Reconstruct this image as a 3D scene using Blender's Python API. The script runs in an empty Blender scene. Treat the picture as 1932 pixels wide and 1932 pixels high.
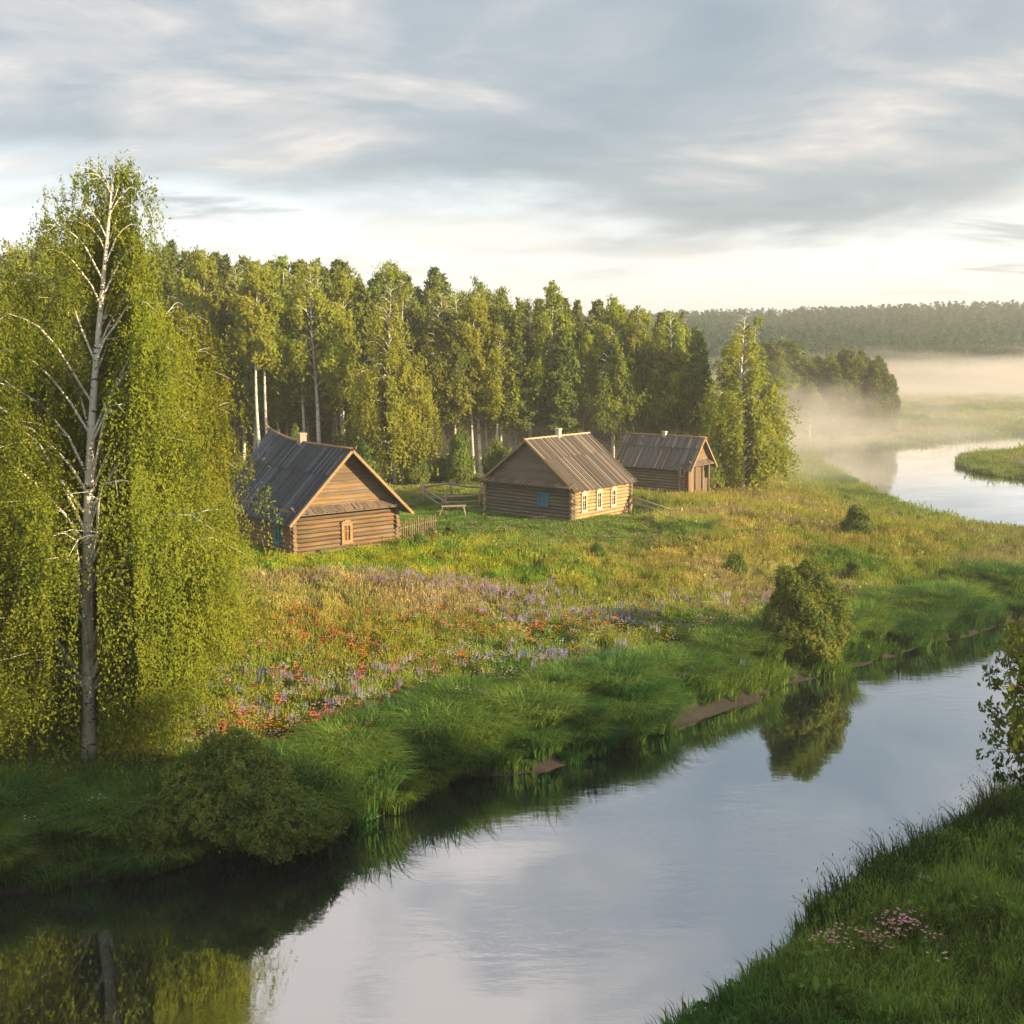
import bpy, math, random
import numpy as np
from mathutils import Vector, Matrix
R = math.radians
sc = bpy.context.scene
C = sc.collection

# ------------------------------------------------------------------ camera, light, sky
CAM_Z, PITCH, FPX = 13.5, R(8.4), 1100.0
cd = bpy.data.cameras.new('camera'); cam = bpy.data.objects.new('camera', cd); C.objects.link(cam)
cam.location = (0, 0, CAM_Z); cam.rotation_euler = (R(90) - PITCH, 0, 0)
cd.sensor_width = 36; cd.lens = 36 * FPX / 1024; cd.clip_end = 5000
sc.camera = cam
SUN_EL = R(18)
SUN_AZ = Vector((1.0, -0.48, 0)).normalized()
SDIR = Vector((SUN_AZ.x * math.cos(SUN_EL), SUN_AZ.y * math.cos(SUN_EL), math.sin(SUN_EL)))
sd = bpy.data.lights.new('sun', 'SUN'); sd.energy = 5.0; sd.angle = R(0.6); sd.color = (1.0, 0.74, 0.42)
sun = bpy.data.objects.new('sun', sd); C.objects.link(sun)
sun.rotation_euler = (-SDIR).to_track_quat('-Z', 'Y').to_euler(); sun.location = (60, -20, 40)
sc.view_settings.view_transform = 'Standard'; sc.view_settings.look = 'None'
sc.view_settings.gamma = 1; sc.view_settings.use_curve_mapping = False
sc.view_settings.exposure = 1.15
sc.cycles.max_bounces = 6; sc.cycles.diffuse_bounces = 3; sc.cycles.glossy_bounces = 2
sc.cycles.transmission_bounces = 3; sc.cycles.transparent_max_bounces = 24; sc.cycles.volume_bounces = 1
sc.cycles.use_denoising = True; sc.cycles.caustics_reflective = False; sc.cycles.caustics_refractive = False
sc.cycles.sample_clamp_indirect = 4


class NT:
    """tiny node helper"""
    def __init__(s, nt): s.t = nt
    def n(s, typ, **kw):
        nd = s.t.nodes.new(typ)
        ins = kw.pop('i', {})
        for k, v in kw.items(): setattr(nd, k, v)
        for k, v in ins.items():
            if isinstance(v, bpy.types.NodeSocket): s.t.links.new(v, nd.inputs[k])
            else: nd.inputs[k].default_value = v
        return nd
    def math(s, op, a, b=0.0, c=0.0, clamp=False): return s.n('ShaderNodeMath', operation=op, use_clamp=clamp, i={0: a, 1: b, 2: c}).outputs[0]
    def mix(s, f, a, b, mode='MIX'):
        nd = s.n('ShaderNodeMix', data_type='RGBA', blend_type=mode, i={0: f}); 
        for k, v in ((6, a), (7, b)):
            if isinstance(v, bpy.types.NodeSocket): s.t.links.new(v, nd.inputs[k])
            else: nd.inputs[k].default_value = (*v[:3], 1)
        return nd.outputs[2]
    def noise(s, vec, scale, detail=4, rough=.55, dist=0.0):
        return s.n('ShaderNodeTexNoise', i={'Vector': vec, 'Scale': scale, 'Detail': detail, 'Roughness': rough, 'Distortion': dist}).outputs[0]
    def ramp(s, f, stops):
        r = s.n('ShaderNodeValToRGB', i={0: f}); e = r.color_ramp.elements
        while len(e) < len(stops): e.new(.5)
        for q, (p, c) in zip(e, stops): q.position = p; q.color = (*c, 1) if len(c) == 3 else c
        return r.outputs[0]
    def map(s, vec, scale=(1, 1, 1), loc=(0, 0, 0)):
        return s.n('ShaderNodeMapping', i={'Vector': vec, 'Scale': scale, 'Location': loc}).outputs[0]
    def step(s, v, a, b):
        return s.n('ShaderNodeMapRange', interpolation_type='SMOOTHSTEP', i={0: v, 1: a, 2: b, 3: 0.0, 4: 1.0}).outputs[0]


world = bpy.data.worlds.new('World'); sc.world = world; world.use_nodes = True
w = NT(world.node_tree); world.node_tree.nodes.clear()
sky = w.n('ShaderNodeTexSky', sky_type='NISHITA', sun_disc=False, sun_elevation=SUN_EL,
          sun_rotation=math.atan2(SDIR.x, SDIR.y), air_density=1.0, dust_density=2.0, ozone_density=2.0)
geo = w.n('ShaderNodeTexCoord').outputs['Generated']
sep = w.n('ShaderNodeSeparateXYZ', i={0: geo})
up = w.math('MAXIMUM', sep.outputs[2], 0.0)
den = w.math('ADD', up, 0.15)
px = w.math('DIVIDE', sep.outputs[0], den); py = w.math('DIVIDE', sep.outputs[1], den)
cv = w.n('ShaderNodeCombineXYZ', i={0: px, 1: py, 2: 0.0}).outputs[0]
big = w.noise(w.map(cv, (0.55, 0.62, 1), (3.1, 1.7, 0)), 1.0, 7, .56, .35)
fine = w.noise(w.map(cv, (1.05, 1.55, 1), (7.3, 0.4, 0)), 1.0, 8, .6, .5)
wisp = w.noise(w.map(cv, (0.5, 1.6, 1), (1.0, 5.0, 0)), 1.3, 7, .6, .6)
lvl = w.math('ADD', up, w.math('MULTIPLY', w.math('SUBTRACT', big, .5), 0.22))
lvl = w.math('ADD', lvl, w.math('MULTIPLY', w.math('SUBTRACT', fine, .5), 0.06))
deck = w.step(lvl, 0.088, 0.138)
streak = w.math('MULTIPLY', w.step(wisp, .53, .68), w.step(up, .02, .06))
cover = w.math('MAXIMUM', deck, w.math('MULTIPLY', streak, .75))
clear = w.mix(w.step(up, 0.0, 0.24), (0.73, 0.715, 0.685), (0.50, 0.575, 0.63))
clear = w.mix(w.step(up, 0.2, 0.6), clear, (0.20, 0.34, 0.52))
tone = w.math('ADD', w.math('MULTIPLY', fine, .6), w.math('MULTIPLY', w.noise(w.map(cv, (0.6, 0.9, 1), (11.0, 2.0, 0)), 1.1, 5, .5, .4), .4))
puff = w.math('SUBTRACT', w.noise(w.map(cv, (1.3, 1.5, 1), (2.0, 8.0, 0)), 1.6, 4, .5, .3), .47)
tone = w.math('ADD', tone, w.math('MULTIPLY', w.step(up, .25, .38), w.math('MULTIPLY', puff, .9)))
cloud = w.ramp(tone, [(0.40, (0.175, 0.225, 0.26)), (0.50, (0.25, 0.285, 0.31)), (0.56, (0.38, 0.375, 0.37)), (0.64, (0.66, 0.59, 0.53))])
skycol = w.mix(cover, clear, cloud)
# the physical sky carries the rest of the light and colour
nis = w.mix(1.0, sky.outputs[0], (0.09, 0.09, 0.09), 'MULTIPLY')
total = w.mix(0.80, nis, skycol)
bg = w.n('ShaderNodeBackground', i={0: total, 1: 0.90})
w.n('ShaderNodeOutputWorld', i={0: bg.outputs[0]})

# ------------------------------------------------------------------ numpy helpers
KD = 1024 / 1932.0
def unproj(X, Y, z=0.0):
    a = (X * KD - 512) / FPX; b = -(Y * KD - 512) / FPX
    dy = math.cos(PITCH) + b * math.sin(PITCH); dz = -math.sin(PITCH) + b * math.cos(PITCH)
    t = (z - CAM_Z) / dz
    return a * t, dy * t
def at_dist(X, y): return (X * KD - 512) / FPX * (y * math.cos(PITCH) + 9 * math.sin(PITCH))
def zpix(Y, y):
    b = -(Y * KD - 512) / FPX
    return CAM_Z + y * math.tan(math.atan(b) - PITCH)
_rs = np.random.RandomState(5); _tab = _rs.rand(256, 256)
def vnoise(x, y, s=1.0, ox=0.0):
    x = np.asarray(x, float) * s + 100 + ox; y = np.asarray(y, float) * s + 100 + ox * .7
    xi = np.floor(x).astype(int); yi = np.floor(y).astype(int); fx = x - xi; fy = y - yi
    fx = fx * fx * (3 - 2 * fx); fy = fy * fy * (3 - 2 * fy)
    g = lambda i, j: _tab[(xi + i) % 256, (yi + j) % 256]
    return (g(0, 0) * (1 - fx) + g(1, 0) * fx) * (1 - fy) + (g(0, 1) * (1 - fx) + g(1, 1) * fx) * fy
def fbm(x, y, s, ox=0.0): return (vnoise(x, y, s, ox) * .55 + vnoise(x, y, s * 2.1, ox + 9) * .28 + vnoise(x, y, s * 4.3, ox + 17) * .17)
def sstep(v, a, b):
    t = np.clip((np.asarray(v, float) - a) / (b - a), 0, 1); return t * t * (3 - 2 * t)

NSH = [(-140, -20), (-60, 8), (-30, 19), (-17, 24), (-10.5, 26.4), (-9.1, 27.2), (-7.6, 27.8), (-6.3, 28.3), (-5.3, 29.2), (-4.0, 30.2), (-2.8, 31.4), (-2.5, 32.6),
       (-1.1, 33.5), (0.6, 33.9), (2.3, 34.8), (4.0, 36.1), (4.5, 37.2), (5.7, 38.2), (7.6, 39.7), (9.6, 41.0), (11.0, 43.3), (13.8, 44.9), (16.6, 47.3), (19.4, 49.3),
       (25.8, 54.1), (33, 57), (60, 60), (130, 58), (400, 40)]
SSH = [(400, 10), (130, 38), (45, 42), (25, 38), (16.1, 32.2), (12.3, 29.4), (9.3, 26.6), (7.1, 24.4), (5.7, 22.4), (3.6, 20.4), (1.0, 17.6), (-6, 14), (-14, 12.5), (-30, 5), (-60, -8), (-140, -40)]
FAR = [(400, 120), (120, 80), (70, 77), (43, 76), (36, 82), (33.8, 92), (34, 103), (35.5, 116), (37, 131), (38.5, 140), (44, 148), (58, 157), (82, 177), (150, 214), (300, 278), (600, 330),
       (600, 305), (300, 262), (150, 201), (92, 162), (68, 147), (57, 139), (52.5, 130), (51, 121), (53, 114), (62, 108), (80, 104), (120, 100), (400, 150)]
POLYS = [np.array(NSH + SSH, float), np.array(FAR, float)]
def sdist(x, y):
    """signed distance to the water's edge, positive on land"""
    x = np.asarray(x, float); y = np.asarray(y, float); sh = x.shape; x = x.ravel(); y = y.ravel()
    best = np.full(x.size, 1e9); inside = np.zeros(x.size, bool)
    for P in POLYS:
        ins = np.zeros(x.size, bool)
        for i in range(len(P)):
            ax, ay = P[i]; bx, by = P[(i + 1) % len(P)]
            ex, ey = bx - ax, by - ay
            t = np.clip(((x - ax) * ex + (y - ay) * ey) / (ex * ex + ey * ey), 0, 1)
            best = np.minimum(best, np.hypot(x - ax - t * ex, y - ay - t * ey))
            cnd = (ay > y) != (by > y)
            if ey != 0: ins ^= cnd & (x < ex * (y - ay) / ey + ax)
        inside |= ins
    return np.where(inside, -best, best).reshape(sh)
_nx = np.array([p[0] for p in NSH]); _ny = np.array([p[1] for p in NSH])
def south_of(x, y): return y < np.interp(x, _nx, _ny) - 1.5
def height(x, y, d=None):
    x = np.asarray(x, float); y = np.asarray(y, float)
    if d is None: d = sdist(x, y)
    dd = d + (fbm(x, y, .45, 3) - .5) * 1.1 * sstep(d, -2, 0.5)
    h = np.where(dd < 0, np.maximum(-1.6, dd * .7), 0)
    fr = sstep(y, 66, 84)
    h = h + (0.62 - .5 * fr) * sstep(dd, 0.0, 1.3) + (1.75 + .5 * fr) * sstep(d, 1.0, 24 + 6 * fr) + .13 * sstep(d, 0, 1) * (1 - fr * .7)
    h = h + (fbm(x, y, .16, 1) - .5) * .7 * sstep(d, 2, 10)
    h = h + (fbm(x, y, .55, 8) - .42) * 1.1 * sstep(d, .4, 2.2) * (1 - sstep(d, 5, 11)) * (1 - fr)
    s = south_of(x, y)
    hill = np.where(y < 21, 10.6 * (np.clip(21 - y, 0, 40) / 21) ** 1.6, 0) * sstep(d, 0.5, 7)
    hill = np.minimum(hill, 10.6)
    h = h + np.where(s, hill, 0)
    far = sstep(y, 300, 640) * (16 + 8.5 * sstep(x, 60, 420)) * (1 + .12 * (fbm(x, y, .008, 5) - .5))
    return h + far
def hz(x, y): return float(height(np.array([x]), np.array([y]))[0])

# ------------------------------------------------------------------ object helpers
def tag(o, label=None, cat=None, group=None, kind=None):
    if label: o['label'] = label
    if cat: o['category'] = cat
    if group: o['group'] = group
    if kind: o['kind'] = kind
    return o
def empty(name, loc, rz=0.0):
    o = bpy.data.objects.new(name, None); C.objects.link(o); o.location = loc; o.rotation_euler = (0, 0, rz)
    o.empty_display_size = .3; return o
def link(name, me, parent=None, mat=None):
    o = bpy.data.objects.new(name, me); C.objects.link(o)
    if mat is not None and not me.materials: me.materials.append(mat)
    if parent: o.parent = parent
    return o
def copy_tree(o, parent=None):
    c = o.copy(); C.objects.link(c); c.parent = parent
    for ch in o.children: copy_tree(ch, c)
    return c
def np_mesh(name, verts, faces, smooth=False):
    """verts (n,3), faces (m,k) arrays with constant k"""
    me = bpy.data.meshes.new(name); k = faces.shape[1]
    me.vertices.add(len(verts)); me.vertices.foreach_set('co', np.asarray(verts, np.float32).ravel())
    me.loops.add(faces.size); me.loops.foreach_set('vertex_index', faces.astype(np.int32).ravel())
    me.polygons.add(len(faces)); me.polygons.foreach_set('loop_start', np.arange(0, faces.size, k, dtype=np.int32))
    if smooth: me.polygons.foreach_set('use_smooth', np.ones(len(faces), bool))
    me.update(); me.validate(); return me

class MB:
    def __init__(s): s.v = []; s.f = []
    def quadbox(s, P):   # 8 points: bottom 4 ccw, top 4 ccw
        b = len(s.v); s.v += [tuple(p) for p in P]
        s.f += [(b, b+3, b+2, b+1), (b+4, b+5, b+6, b+7), (b, b+1, b+5, b+4), (b+1, b+2, b+6, b+5), (b+2, b+3, b+7, b+6), (b+3, b, b+4, b+7)]
        return s
    def box(s, x0, x1, y0, y1, z0, z1):
        return s.quadbox([(x0,y0,z0),(x1,y0,z0),(x1,y1,z0),(x0,y1,z0),(x0,y0,z1),(x1,y0,z1),(x1,y1,z1),(x0,y1,z1)])
    def beam(s, a, b, wd, th, upv=(0, 0, 1)):
        a = Vector(a); b = Vector(b); d = (b - a).normalized(); side = d.cross(Vector(upv))
        if side.length < 1e-4: side = d.cross(Vector((0, 1, 0)))
        side.normalize(); u = side.cross(d).normalized(); sx = side * wd / 2; ux = u * th / 2
        return s.quadbox([a-sx-ux, a+sx-ux, b+sx-ux, b-sx-ux, a-sx+ux, a+sx+ux, b+sx+ux, b-sx+ux])
    def tube(s, pts, rad, n=8, cap=True):
        pts = [Vector(p) for p in pts]; base = len(s.v); m = len(pts)
        ref = Vector((0, 0, 1)) if abs((pts[-1] - pts[0]).normalized().z) < .9 else Vector((1, 0, 0))
        for i, p in enumerate(pts):
            d = (pts[min(i+1, m-1)] - pts[max(i-1, 0)]).normalized()
            a = d.cross(ref).normalized(); b = d.cross(a)
            r = rad[i] if isinstance(rad, (list, tuple)) else rad
            for j in range(n):
                t = 2 * math.pi * j / n; s.v.append(tuple(p + (a * math.cos(t) + b * math.sin(t)) * r))
        for i in range(m - 1):
            for j in range(n):
                k = (j + 1) % n; s.f.append((base+i*n+j, base+i*n+k, base+(i+1)*n+k, base+(i+1)*n+j))
        if cap:
            s.f.append(tuple(base + j for j in range(n))); s.f.append(tuple(base+(m-1)*n+j for j in reversed(range(n))))
        return s
    def poly(s, pts, y0, y1):   # prism of polygon in xz, extruded in y
        b = len(s.v); n = len(pts)
        s.v += [(p[0], y0, p[1]) for p in pts] + [(p[0], y1, p[1]) for p in pts]
        s.f.append(tuple(range(b, b+n))); s.f.append(tuple(range(b+2*n-1, b+n-1, -1)))
        for i in range(n): k = (i+1) % n; s.f.append((b+k, b+i, b+n+i, b+n+k))
        return s
    def build(s, name, mat, parent=None, smooth=False):
        me = bpy.data.meshes.new(name); me.from_pydata(s.v, [], s.f); me.update()
        import bmesh
        bm = bmesh.new(); bm.from_mesh(me); bmesh.ops.recalc_face_normals(bm, faces=bm.faces); bm.to_mesh(me); bm.free()
        if smooth:
            me.polygons.foreach_set('use_smooth', np.array([len(p.vertices) == 4 for p in me.polygons]))
        return link(name, me, parent, mat)

# ------------------------------------------------------------------ materials
def material(name):
    m = bpy.data.materials.new(name); m.use_nodes = True; m.node_tree.nodes.clear(); return m, NT(m.node_tree)
def bsdf_out(n, col, rough=.8, bump=None, spec=.25, bstr=.5, bdist=.02):
    b = n.n('ShaderNodeBsdfPrincipled', i={'Roughness': rough, 'Specular IOR Level': spec})
    if isinstance(col, bpy.types.NodeSocket): n.t.links.new(col, b.inputs['Base Color'])
    else: b.inputs['Base Color'].default_value = (*col, 1)
    if bump is not None:
        bp = n.n('ShaderNodeBump', i={'Strength': bstr, 'Distance': bdist, 'Height': bump}); n.t.links.new(bp.outputs[0], b.inputs['Normal'])
    n.n('ShaderNodeOutputMaterial', i={0: b.outputs[0]}); return b
def wood(name, c0, c1, axis='x', grey=(.2, .19, .18), greyness=.4, vary=.35):
    m, n = material(name); tc = n.n('ShaderNodeTexCoord').outputs['Object']
    sc_ = {'x': (.5, 14, 14), 'y': (14, .5, 14), 'z': (14, 14, .5), 'a': (5, 5, 5)}[axis]
    g = n.noise(n.map(tc, sc_), 1.6, 5, .65); big_ = n.noise(tc, 1.1, 4, .6)
    col = n.mix(n.step(g, .3, .7), c0, c1)
    col = n.mix(n.math('MULTIPLY', n.step(big_, .45, .65), greyness), col, grey)
    rnd = n.n('ShaderNodeNewGeometry').outputs['Random Per Island']
    hsv = n.n('ShaderNodeHueSaturation', i={'Color': col, 'Value': n.math('MULTIPLY_ADD', rnd, 2 * vary, 1 - vary), 'Saturation': n.math('MULTIPLY_ADD', rnd, .3, .85)})
    bsdf_out(n, hsv.outputs[0], .82, g, .15, .6, .015); return m
def leafmat(name, c0, c1, trans=.35, clump=.5, vary=.17, csc=.6):
    m, n = material(name)
    g = n.n('ShaderNodeNewGeometry'); tc = n.n('ShaderNodeTexCoord').outputs['Object']; oi = n.n('ShaderNodeObjectInfo')
    ns = n.noise(tc, csc, 3, .6)
    col = n.mix(n.step(ns, .35, .65), c0, c1)
    rnd = n.math('ADD', n.math('MULTIPLY', g.outputs['Random Per Island'], .6), n.math('MULTIPLY', oi.outputs['Random'], .4))
    hsv = n.n('ShaderNodeHueSaturation', i={'Color': col, 'Value': n.math('MULTIPLY_ADD', rnd, 2 * vary, 1 - vary), 'Hue': n.math('MULTIPLY_ADD', oi.outputs['Random'], .03, .485)})
    d = n.n('ShaderNodeBsdfDiffuse', i={0: hsv.outputs[0]}); t = n.n('ShaderNodeBsdfTranslucent', i={0: hsv.outputs[0]})
    ms = n.n('ShaderNodeMixShader', i={0: trans, 1: d.outputs[0], 2: t.outputs[0]})
    n.n('ShaderNodeOutputMaterial', i={0: ms.outputs[0]}); return m
def instmat(name, trans=.35):
    m, n = material(name)
    at = n.n('ShaderNodeAttribute', attribute_type='INSTANCER', attribute_name='col').outputs['Color']
    own = n.n('ShaderNodeAttribute', attribute_type='GEOMETRY', attribute_name='tint').outputs['Color']
    g = n.n('ShaderNodeNewGeometry').outputs['Random Per Island']
    col = n.mix(1.0, at, own, 'MULTIPLY')
    hsv = n.n('ShaderNodeHueSaturation', i={'Color': col, 'Value': n.math('MULTIPLY_ADD', g, .7, .65)})
    d = n.n('ShaderNodeBsdfDiffuse', i={0: hsv.outputs[0]}); t = n.n('ShaderNodeBsdfTranslucent', i={0: hsv.outputs[0]})
    ms = n.n('ShaderNodeMixShader', i={0: trans, 1: d.outputs[0], 2: t.outputs[0]})
    n.n('ShaderNodeOutputMaterial', i={0: ms.outputs[0]}); return m

def bark_birch():
    m, n = material('birch_bark'); tc = n.n('ShaderNodeTexCoord').outputs['Object']
    a = n.noise(n.map(tc, (3, 3, 9)), 1.0, 5, .7); b = n.noise(n.map(tc, (1.2, 1.2, 2.2), (4, 4, 4)), 1.0, 3, .6)
    col = n.mix(n.step(b, .35, .7), (.68, .65, .60), (.80, .78, .74))
    col = n.mix(n.step(a, .57, .62), col, (.045, .04, .035))
    bsdf_out(n, col, .7, a, .3, .4); return m
M_BIRCH = bark_birch()
def bark_dark():
    m, n = material('dark_bark'); tc = n.n('ShaderNodeTexCoord').outputs['Object']
    a = n.noise(n.map(tc, (6, 6, 1.5)), 1.0, 5, .7)
    bsdf_out(n, n.mix(a, (.05, .038, .028), (.20, .15, .11)), .9, a, .1, .8); return m
M_BARK = bark_dark()
M_LEAF_FG = leafmat('birch_leaves', (.18, .225, .028), (.29, .315, .036), .42, csc=.8)
M_LEAF_B = leafmat('forest_birch_leaves', (.24, .29, .036), (.38, .41, .05), .45, csc=.35)
M_LEAF_D = leafmat('dark_forest_leaves', (.11, .16, .032), (.24, .265, .045), .32, csc=.35)
M_LEAF_S = leafmat('spruce_needles', (.075, .12, .032), (.17, .20, .042), .18, csc=.5)
M_LEAF_W = leafmat('willow_leaves', (.12, .21, .05), (.26, .31, .065), .3, csc=1.2)
M_LEAF_FAR = leafmat('distant_forest_leaves', (.016, .075, .038), (.04, .115, .048), .3, vary=.08, csc=.02)

# ------------------------------------------------------------------ ground, water
def axis_coords(lo, hi, a, b, step, grow=1.13):
    c = list(np.arange(a, b, step)); s = step; v = b
    while v < hi: c.append(v); s *= grow; v += s
    s = step; v = a - step
    while v > lo: c.insert(0, v); s *= grow; v -= s
    return np.array([lo - 1] + c + [hi + 1])
gx = axis_coords(-900, 1500, -34, 56, .4); gy = axis_coords(-160, 1500, 10, 108, .4)
X, Y = np.meshgrid(gx, gy); D = sdist(X, Y); Z = height(X, Y, D)
nx, ny = len(gx), len(gy); idx = np.arange(nx * ny).reshape(ny, nx)
F = np.stack([idx[:-1, :-1], idx[:-1, 1:], idx[1:, 1:], idx[1:, :-1]], -1).reshape(-1, 4)
gm, n = material('meadow_ground')
pos = n.n('ShaderNodeNewGeometry').outputs['Position']
dn = n.noise(pos, .25, 5, .6); fn = n.noise(pos, 3.0, 4, .7)
col = n.mix(n.step(dn, .35, .65), (.055, .085, .022), (.12, .11, .035))
col = n.mix(n.math('MULTIPLY', fn, .6), col, (.035, .05, .015))
zz = n.n('ShaderNodeSeparateXYZ', i={0: pos}).outputs[2]
mud = n.mix(fn, (.026, .025, .023), (.06, .056, .052))
col = n.mix(n.step(n.math('ADD', zz, n.math('MULTIPLY', n.math('SUBTRACT', dn, .5), .2)), .25, .42), mud, col)
bsdf_out(n, col, .95, fn, .1, .8, .08)
gme = np_mesh('ground', np.stack([X.ravel(), Y.ravel(), Z.ravel()], 1), F, True)
tag(link('ground', gme, None, gm), kind='structure')

wm, n = material('river_water'); pos = n.n('ShaderNodeNewGeometry').outputs['Position']
rp = n.noise(n.map(pos, (1.0, 2.6, 1)), 1.1, 4, .55); patch = n.step(n.noise(n.map(pos, (.12, .2, 1)), 1.0, 2, .5), .42, .62)
hgt = n.math('MULTIPLY', rp, n.math('MULTIPLY_ADD', patch, .85, .15))
bp = n.n('ShaderNodeBump', i={'Strength': .2, 'Distance': .05, 'Height': hgt})
gl = n.n('ShaderNodeBsdfGlossy', i={0: (.93, .96, 1, 1), 1: .02, 'Normal': bp.outputs[0]})
body = n.n('ShaderNodeBsdfDiffuse', i={0: (.012, .020, .018, 1)})
fr = n.n('ShaderNodeFresnel', i={0: 1.75, 'Normal': bp.outputs[0]})
fac = n.math('MULTIPLY_ADD', fr.outputs[0], 1.1, .44, clamp=True)
n.n('ShaderNodeOutputMaterial', i={0: n.n('ShaderNodeMixShader', i={0: fac, 1: body.outputs[0], 2: gl.outputs[0]}).outputs[0]})
wv = np.array([(-400, -160, 0), (900, -160, 0), (900, 420, 0), (-400, 420, 0)], float)
tag(link('river_water', np_mesh('river_water', wv, np.array([[0, 1, 2, 3]])), None, wm), kind='structure')

# ------------------------------------------------------------------ log houses
def uneven_log(mb, a, b, r, rng, n=10):
    a = Vector(a); b = Vector(b); m = max(3, int((b - a).length / 1.2)); pts = []; rad = []
    for i in range(m + 1):
        t = i / m; pts.append(a.lerp(b, t) + Vector((0, 0, rng.uniform(-.006, .006)))); rad.append(r * rng.uniform(.94, 1.06) * (1.04 - .08 * t))
    mb.tube(pts, rad, n)
def house(name, org, ang, W, L, hw, hr, oe, og, mats, label, lift=0.0, seed=1, windows=(), pent=.55, chimney=None, ridge_mat=None, end_wall=True, sink=.25, porch=0.0):
    """gable wall lies on local y=0 (x 0..W), ridge along y"""
    rng = random.Random(seed); root = empty(name, org, ang); tag(root, label, 'log house')
    mw, mg, mr, mt = mats; r = .1172; stp = .235
    nl = int((hw + sink) / stp)
    def wall(a, b, off):
        mb = MB(); a = Vector(a); b = Vector(b); d = (b - a).normalized()
        for k in range(nl + 1):
            z = -sink + off + k * stp
            if z > hw: break
            e1, e2 = rng.uniform(.16, .30), rng.uniform(.16, .30)
            uneven_log(mb, a - d * e1 + Vector((0, 0, z)), b + d * e2 + Vector((0, 0, z)), r, rng)
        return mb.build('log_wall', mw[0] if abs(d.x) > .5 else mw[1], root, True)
    y0 = porch
    wall((0, y0, 0), (W, y0, 0), 0.0); wall((0, L, 0), (W, L, 0), 0.0)
    wall((0, y0, 0), (0, L, 0), stp / 2); wall((W, y0, 0), (W, L, 0), stp / 2)
    if porch:
        for x in (.05, W * .34, W * .68, W - .05):
            MB().tube([(x, .05, -sink), (x, .05, hw)], .09, 8).build('porch_post', mw[2], root, True)
        mb = MB(); x = .15
        while x < W - .2:
            mb.box(x, x + .16, .10, .13, -sink, hw * rng.uniform(.80, .97) if x < W * .62 else hw * .42); x += .185
        mb.build('porch_boarding', mw[2], root)
    s = (hr - hw) / (W / 2); cz = lambda x: hw + s * min(x, W - x)
    for yy in ((-.02, 1) if not porch else (-.02, 1)), (L - .02, 2):
        mb = MB(); z = hw - .06
        while z < hr - .12:
            x0 = max(0.0, (z - hw) / s) + .02; x1 = W - x0
            xt = max(0.0, (z + .2 - hw) / s) + .02; j = rng.uniform(-.008, .008)
            mb.quadbox([(x0, yy[0]-.075+j, z), (x1, yy[0]-.075+j, z), (x1, yy[0]+.03, z), (x0, yy[0]+.03, z),
                        (min(xt, W/2-.01), yy[0]-.012+j, z+.195), (max(W-xt, W/2+.01), yy[0]-.012+j, z+.195), (max(W-xt, W/2+.01), yy[0]+.03, z+.195), (min(xt, W/2-.01), yy[0]+.03, z+.195)])
            z += .2
        mb.build('gable', mg, root)
    # roof: separate boards down each slope, two courses
    rf = MB(); lf = lambda y: lift * max(0.0, (y - .55 * L) / (.45 * L + og)) ** 2
    slope_len = math.hypot(W / 2, hr - hw); ux, uz = (W / 2) / slope_len, (hr - hw) / slope_len
    for side in (-1, 1):
        y = -og
        while y < L + og:
            bw = rng.uniform(.13, .19)
            for course in (0, 1):
                yb = min(y + bw - .022, L + og)
                t0, t1 = ((0.0, .42) if course == 0 else (.36, 1.0)); ext = oe / ux
                s0 = t0 * slope_len; s1 = t1 * slope_len + (ext + rng.uniform(-.05, .03) if course else 0)
                h0 = (.085 if course == 0 else .035) + rng.uniform(-.022, .022)
                P = []
                for (yy2, ss, hh) in ((y, s0, 0), (yb, s0, 0), (yb, s1, 0), (y, s1, 0), (y, s0, 1), (yb, s0, 1), (yb, s1, 1), (y, s1, 1)):
                    hb = h0 - .02 + hh * .035; x = W / 2 + side * (ss * ux + hb * uz); z = hr - ss * uz + hb * ux + lf(yy2) * (1 - ss / slope_len) + (.015 if side > 0 else 0)
                    P.append((x, yy2, z))
                rf.quadbox(P)
                if rng.random() < .55:
                    ys = (y + yb) / 2; hb = h0 + .04
                    rf.beam((W/2 + side*(s0*ux + hb*uz), ys, hr - s0*uz + hb*ux + lf(ys)*(1-s0/slope_len)), (W/2 + side*(s1*ux + hb*uz), ys, hr - s1*uz + hb*ux), .045, .05)
            y += bw
    roof = rf.build('roof', mr, root)
    rb = MB(); m = 8
    pts = [(W / 2, -og - .12 + (L + 2 * og + .25) * i / m, hr + .13 + lf(-og + (L + 2*og) * i / m)) for i in range(m + 1)]
    rb.tube(pts, .075, 7); rb.build('ridge_log', ridge_mat or mt, roof, True)
    if lift:
        p = MB(); e = pts[-1]; p.tube([e, (e[0], e[1] + .35, e[2] + .16), (e[0], e[1] + .6, e[2] + .42)], [.075, .06, .02], 6); p.build('ridge_horn', mt, roof, True); p = MB()
        q = pts[0]; p.tube([q, (q[0], q[1] - .22, q[2] + .06), (q[0], q[1] - .34, q[2] + .2)], [.07, .05, .015], 6); p.build('ridge_horn', mt, roof, True)
    for yy in (-og - .035, L + og + .02):
        for side in (-1, 1):
            b = MB(); ext = slope_len + oe / ux
            P0 = Vector((W/2, yy, hr + .04)); P1 = Vector((W/2 + side * ext * ux, yy, hr + .04 - ext * uz))
            b.beam(P0, P1, .03, .15, (0, 0, 1) if False else Vector((0, 0, 1))); b.build('bargeboard', mt, roof)
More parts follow.
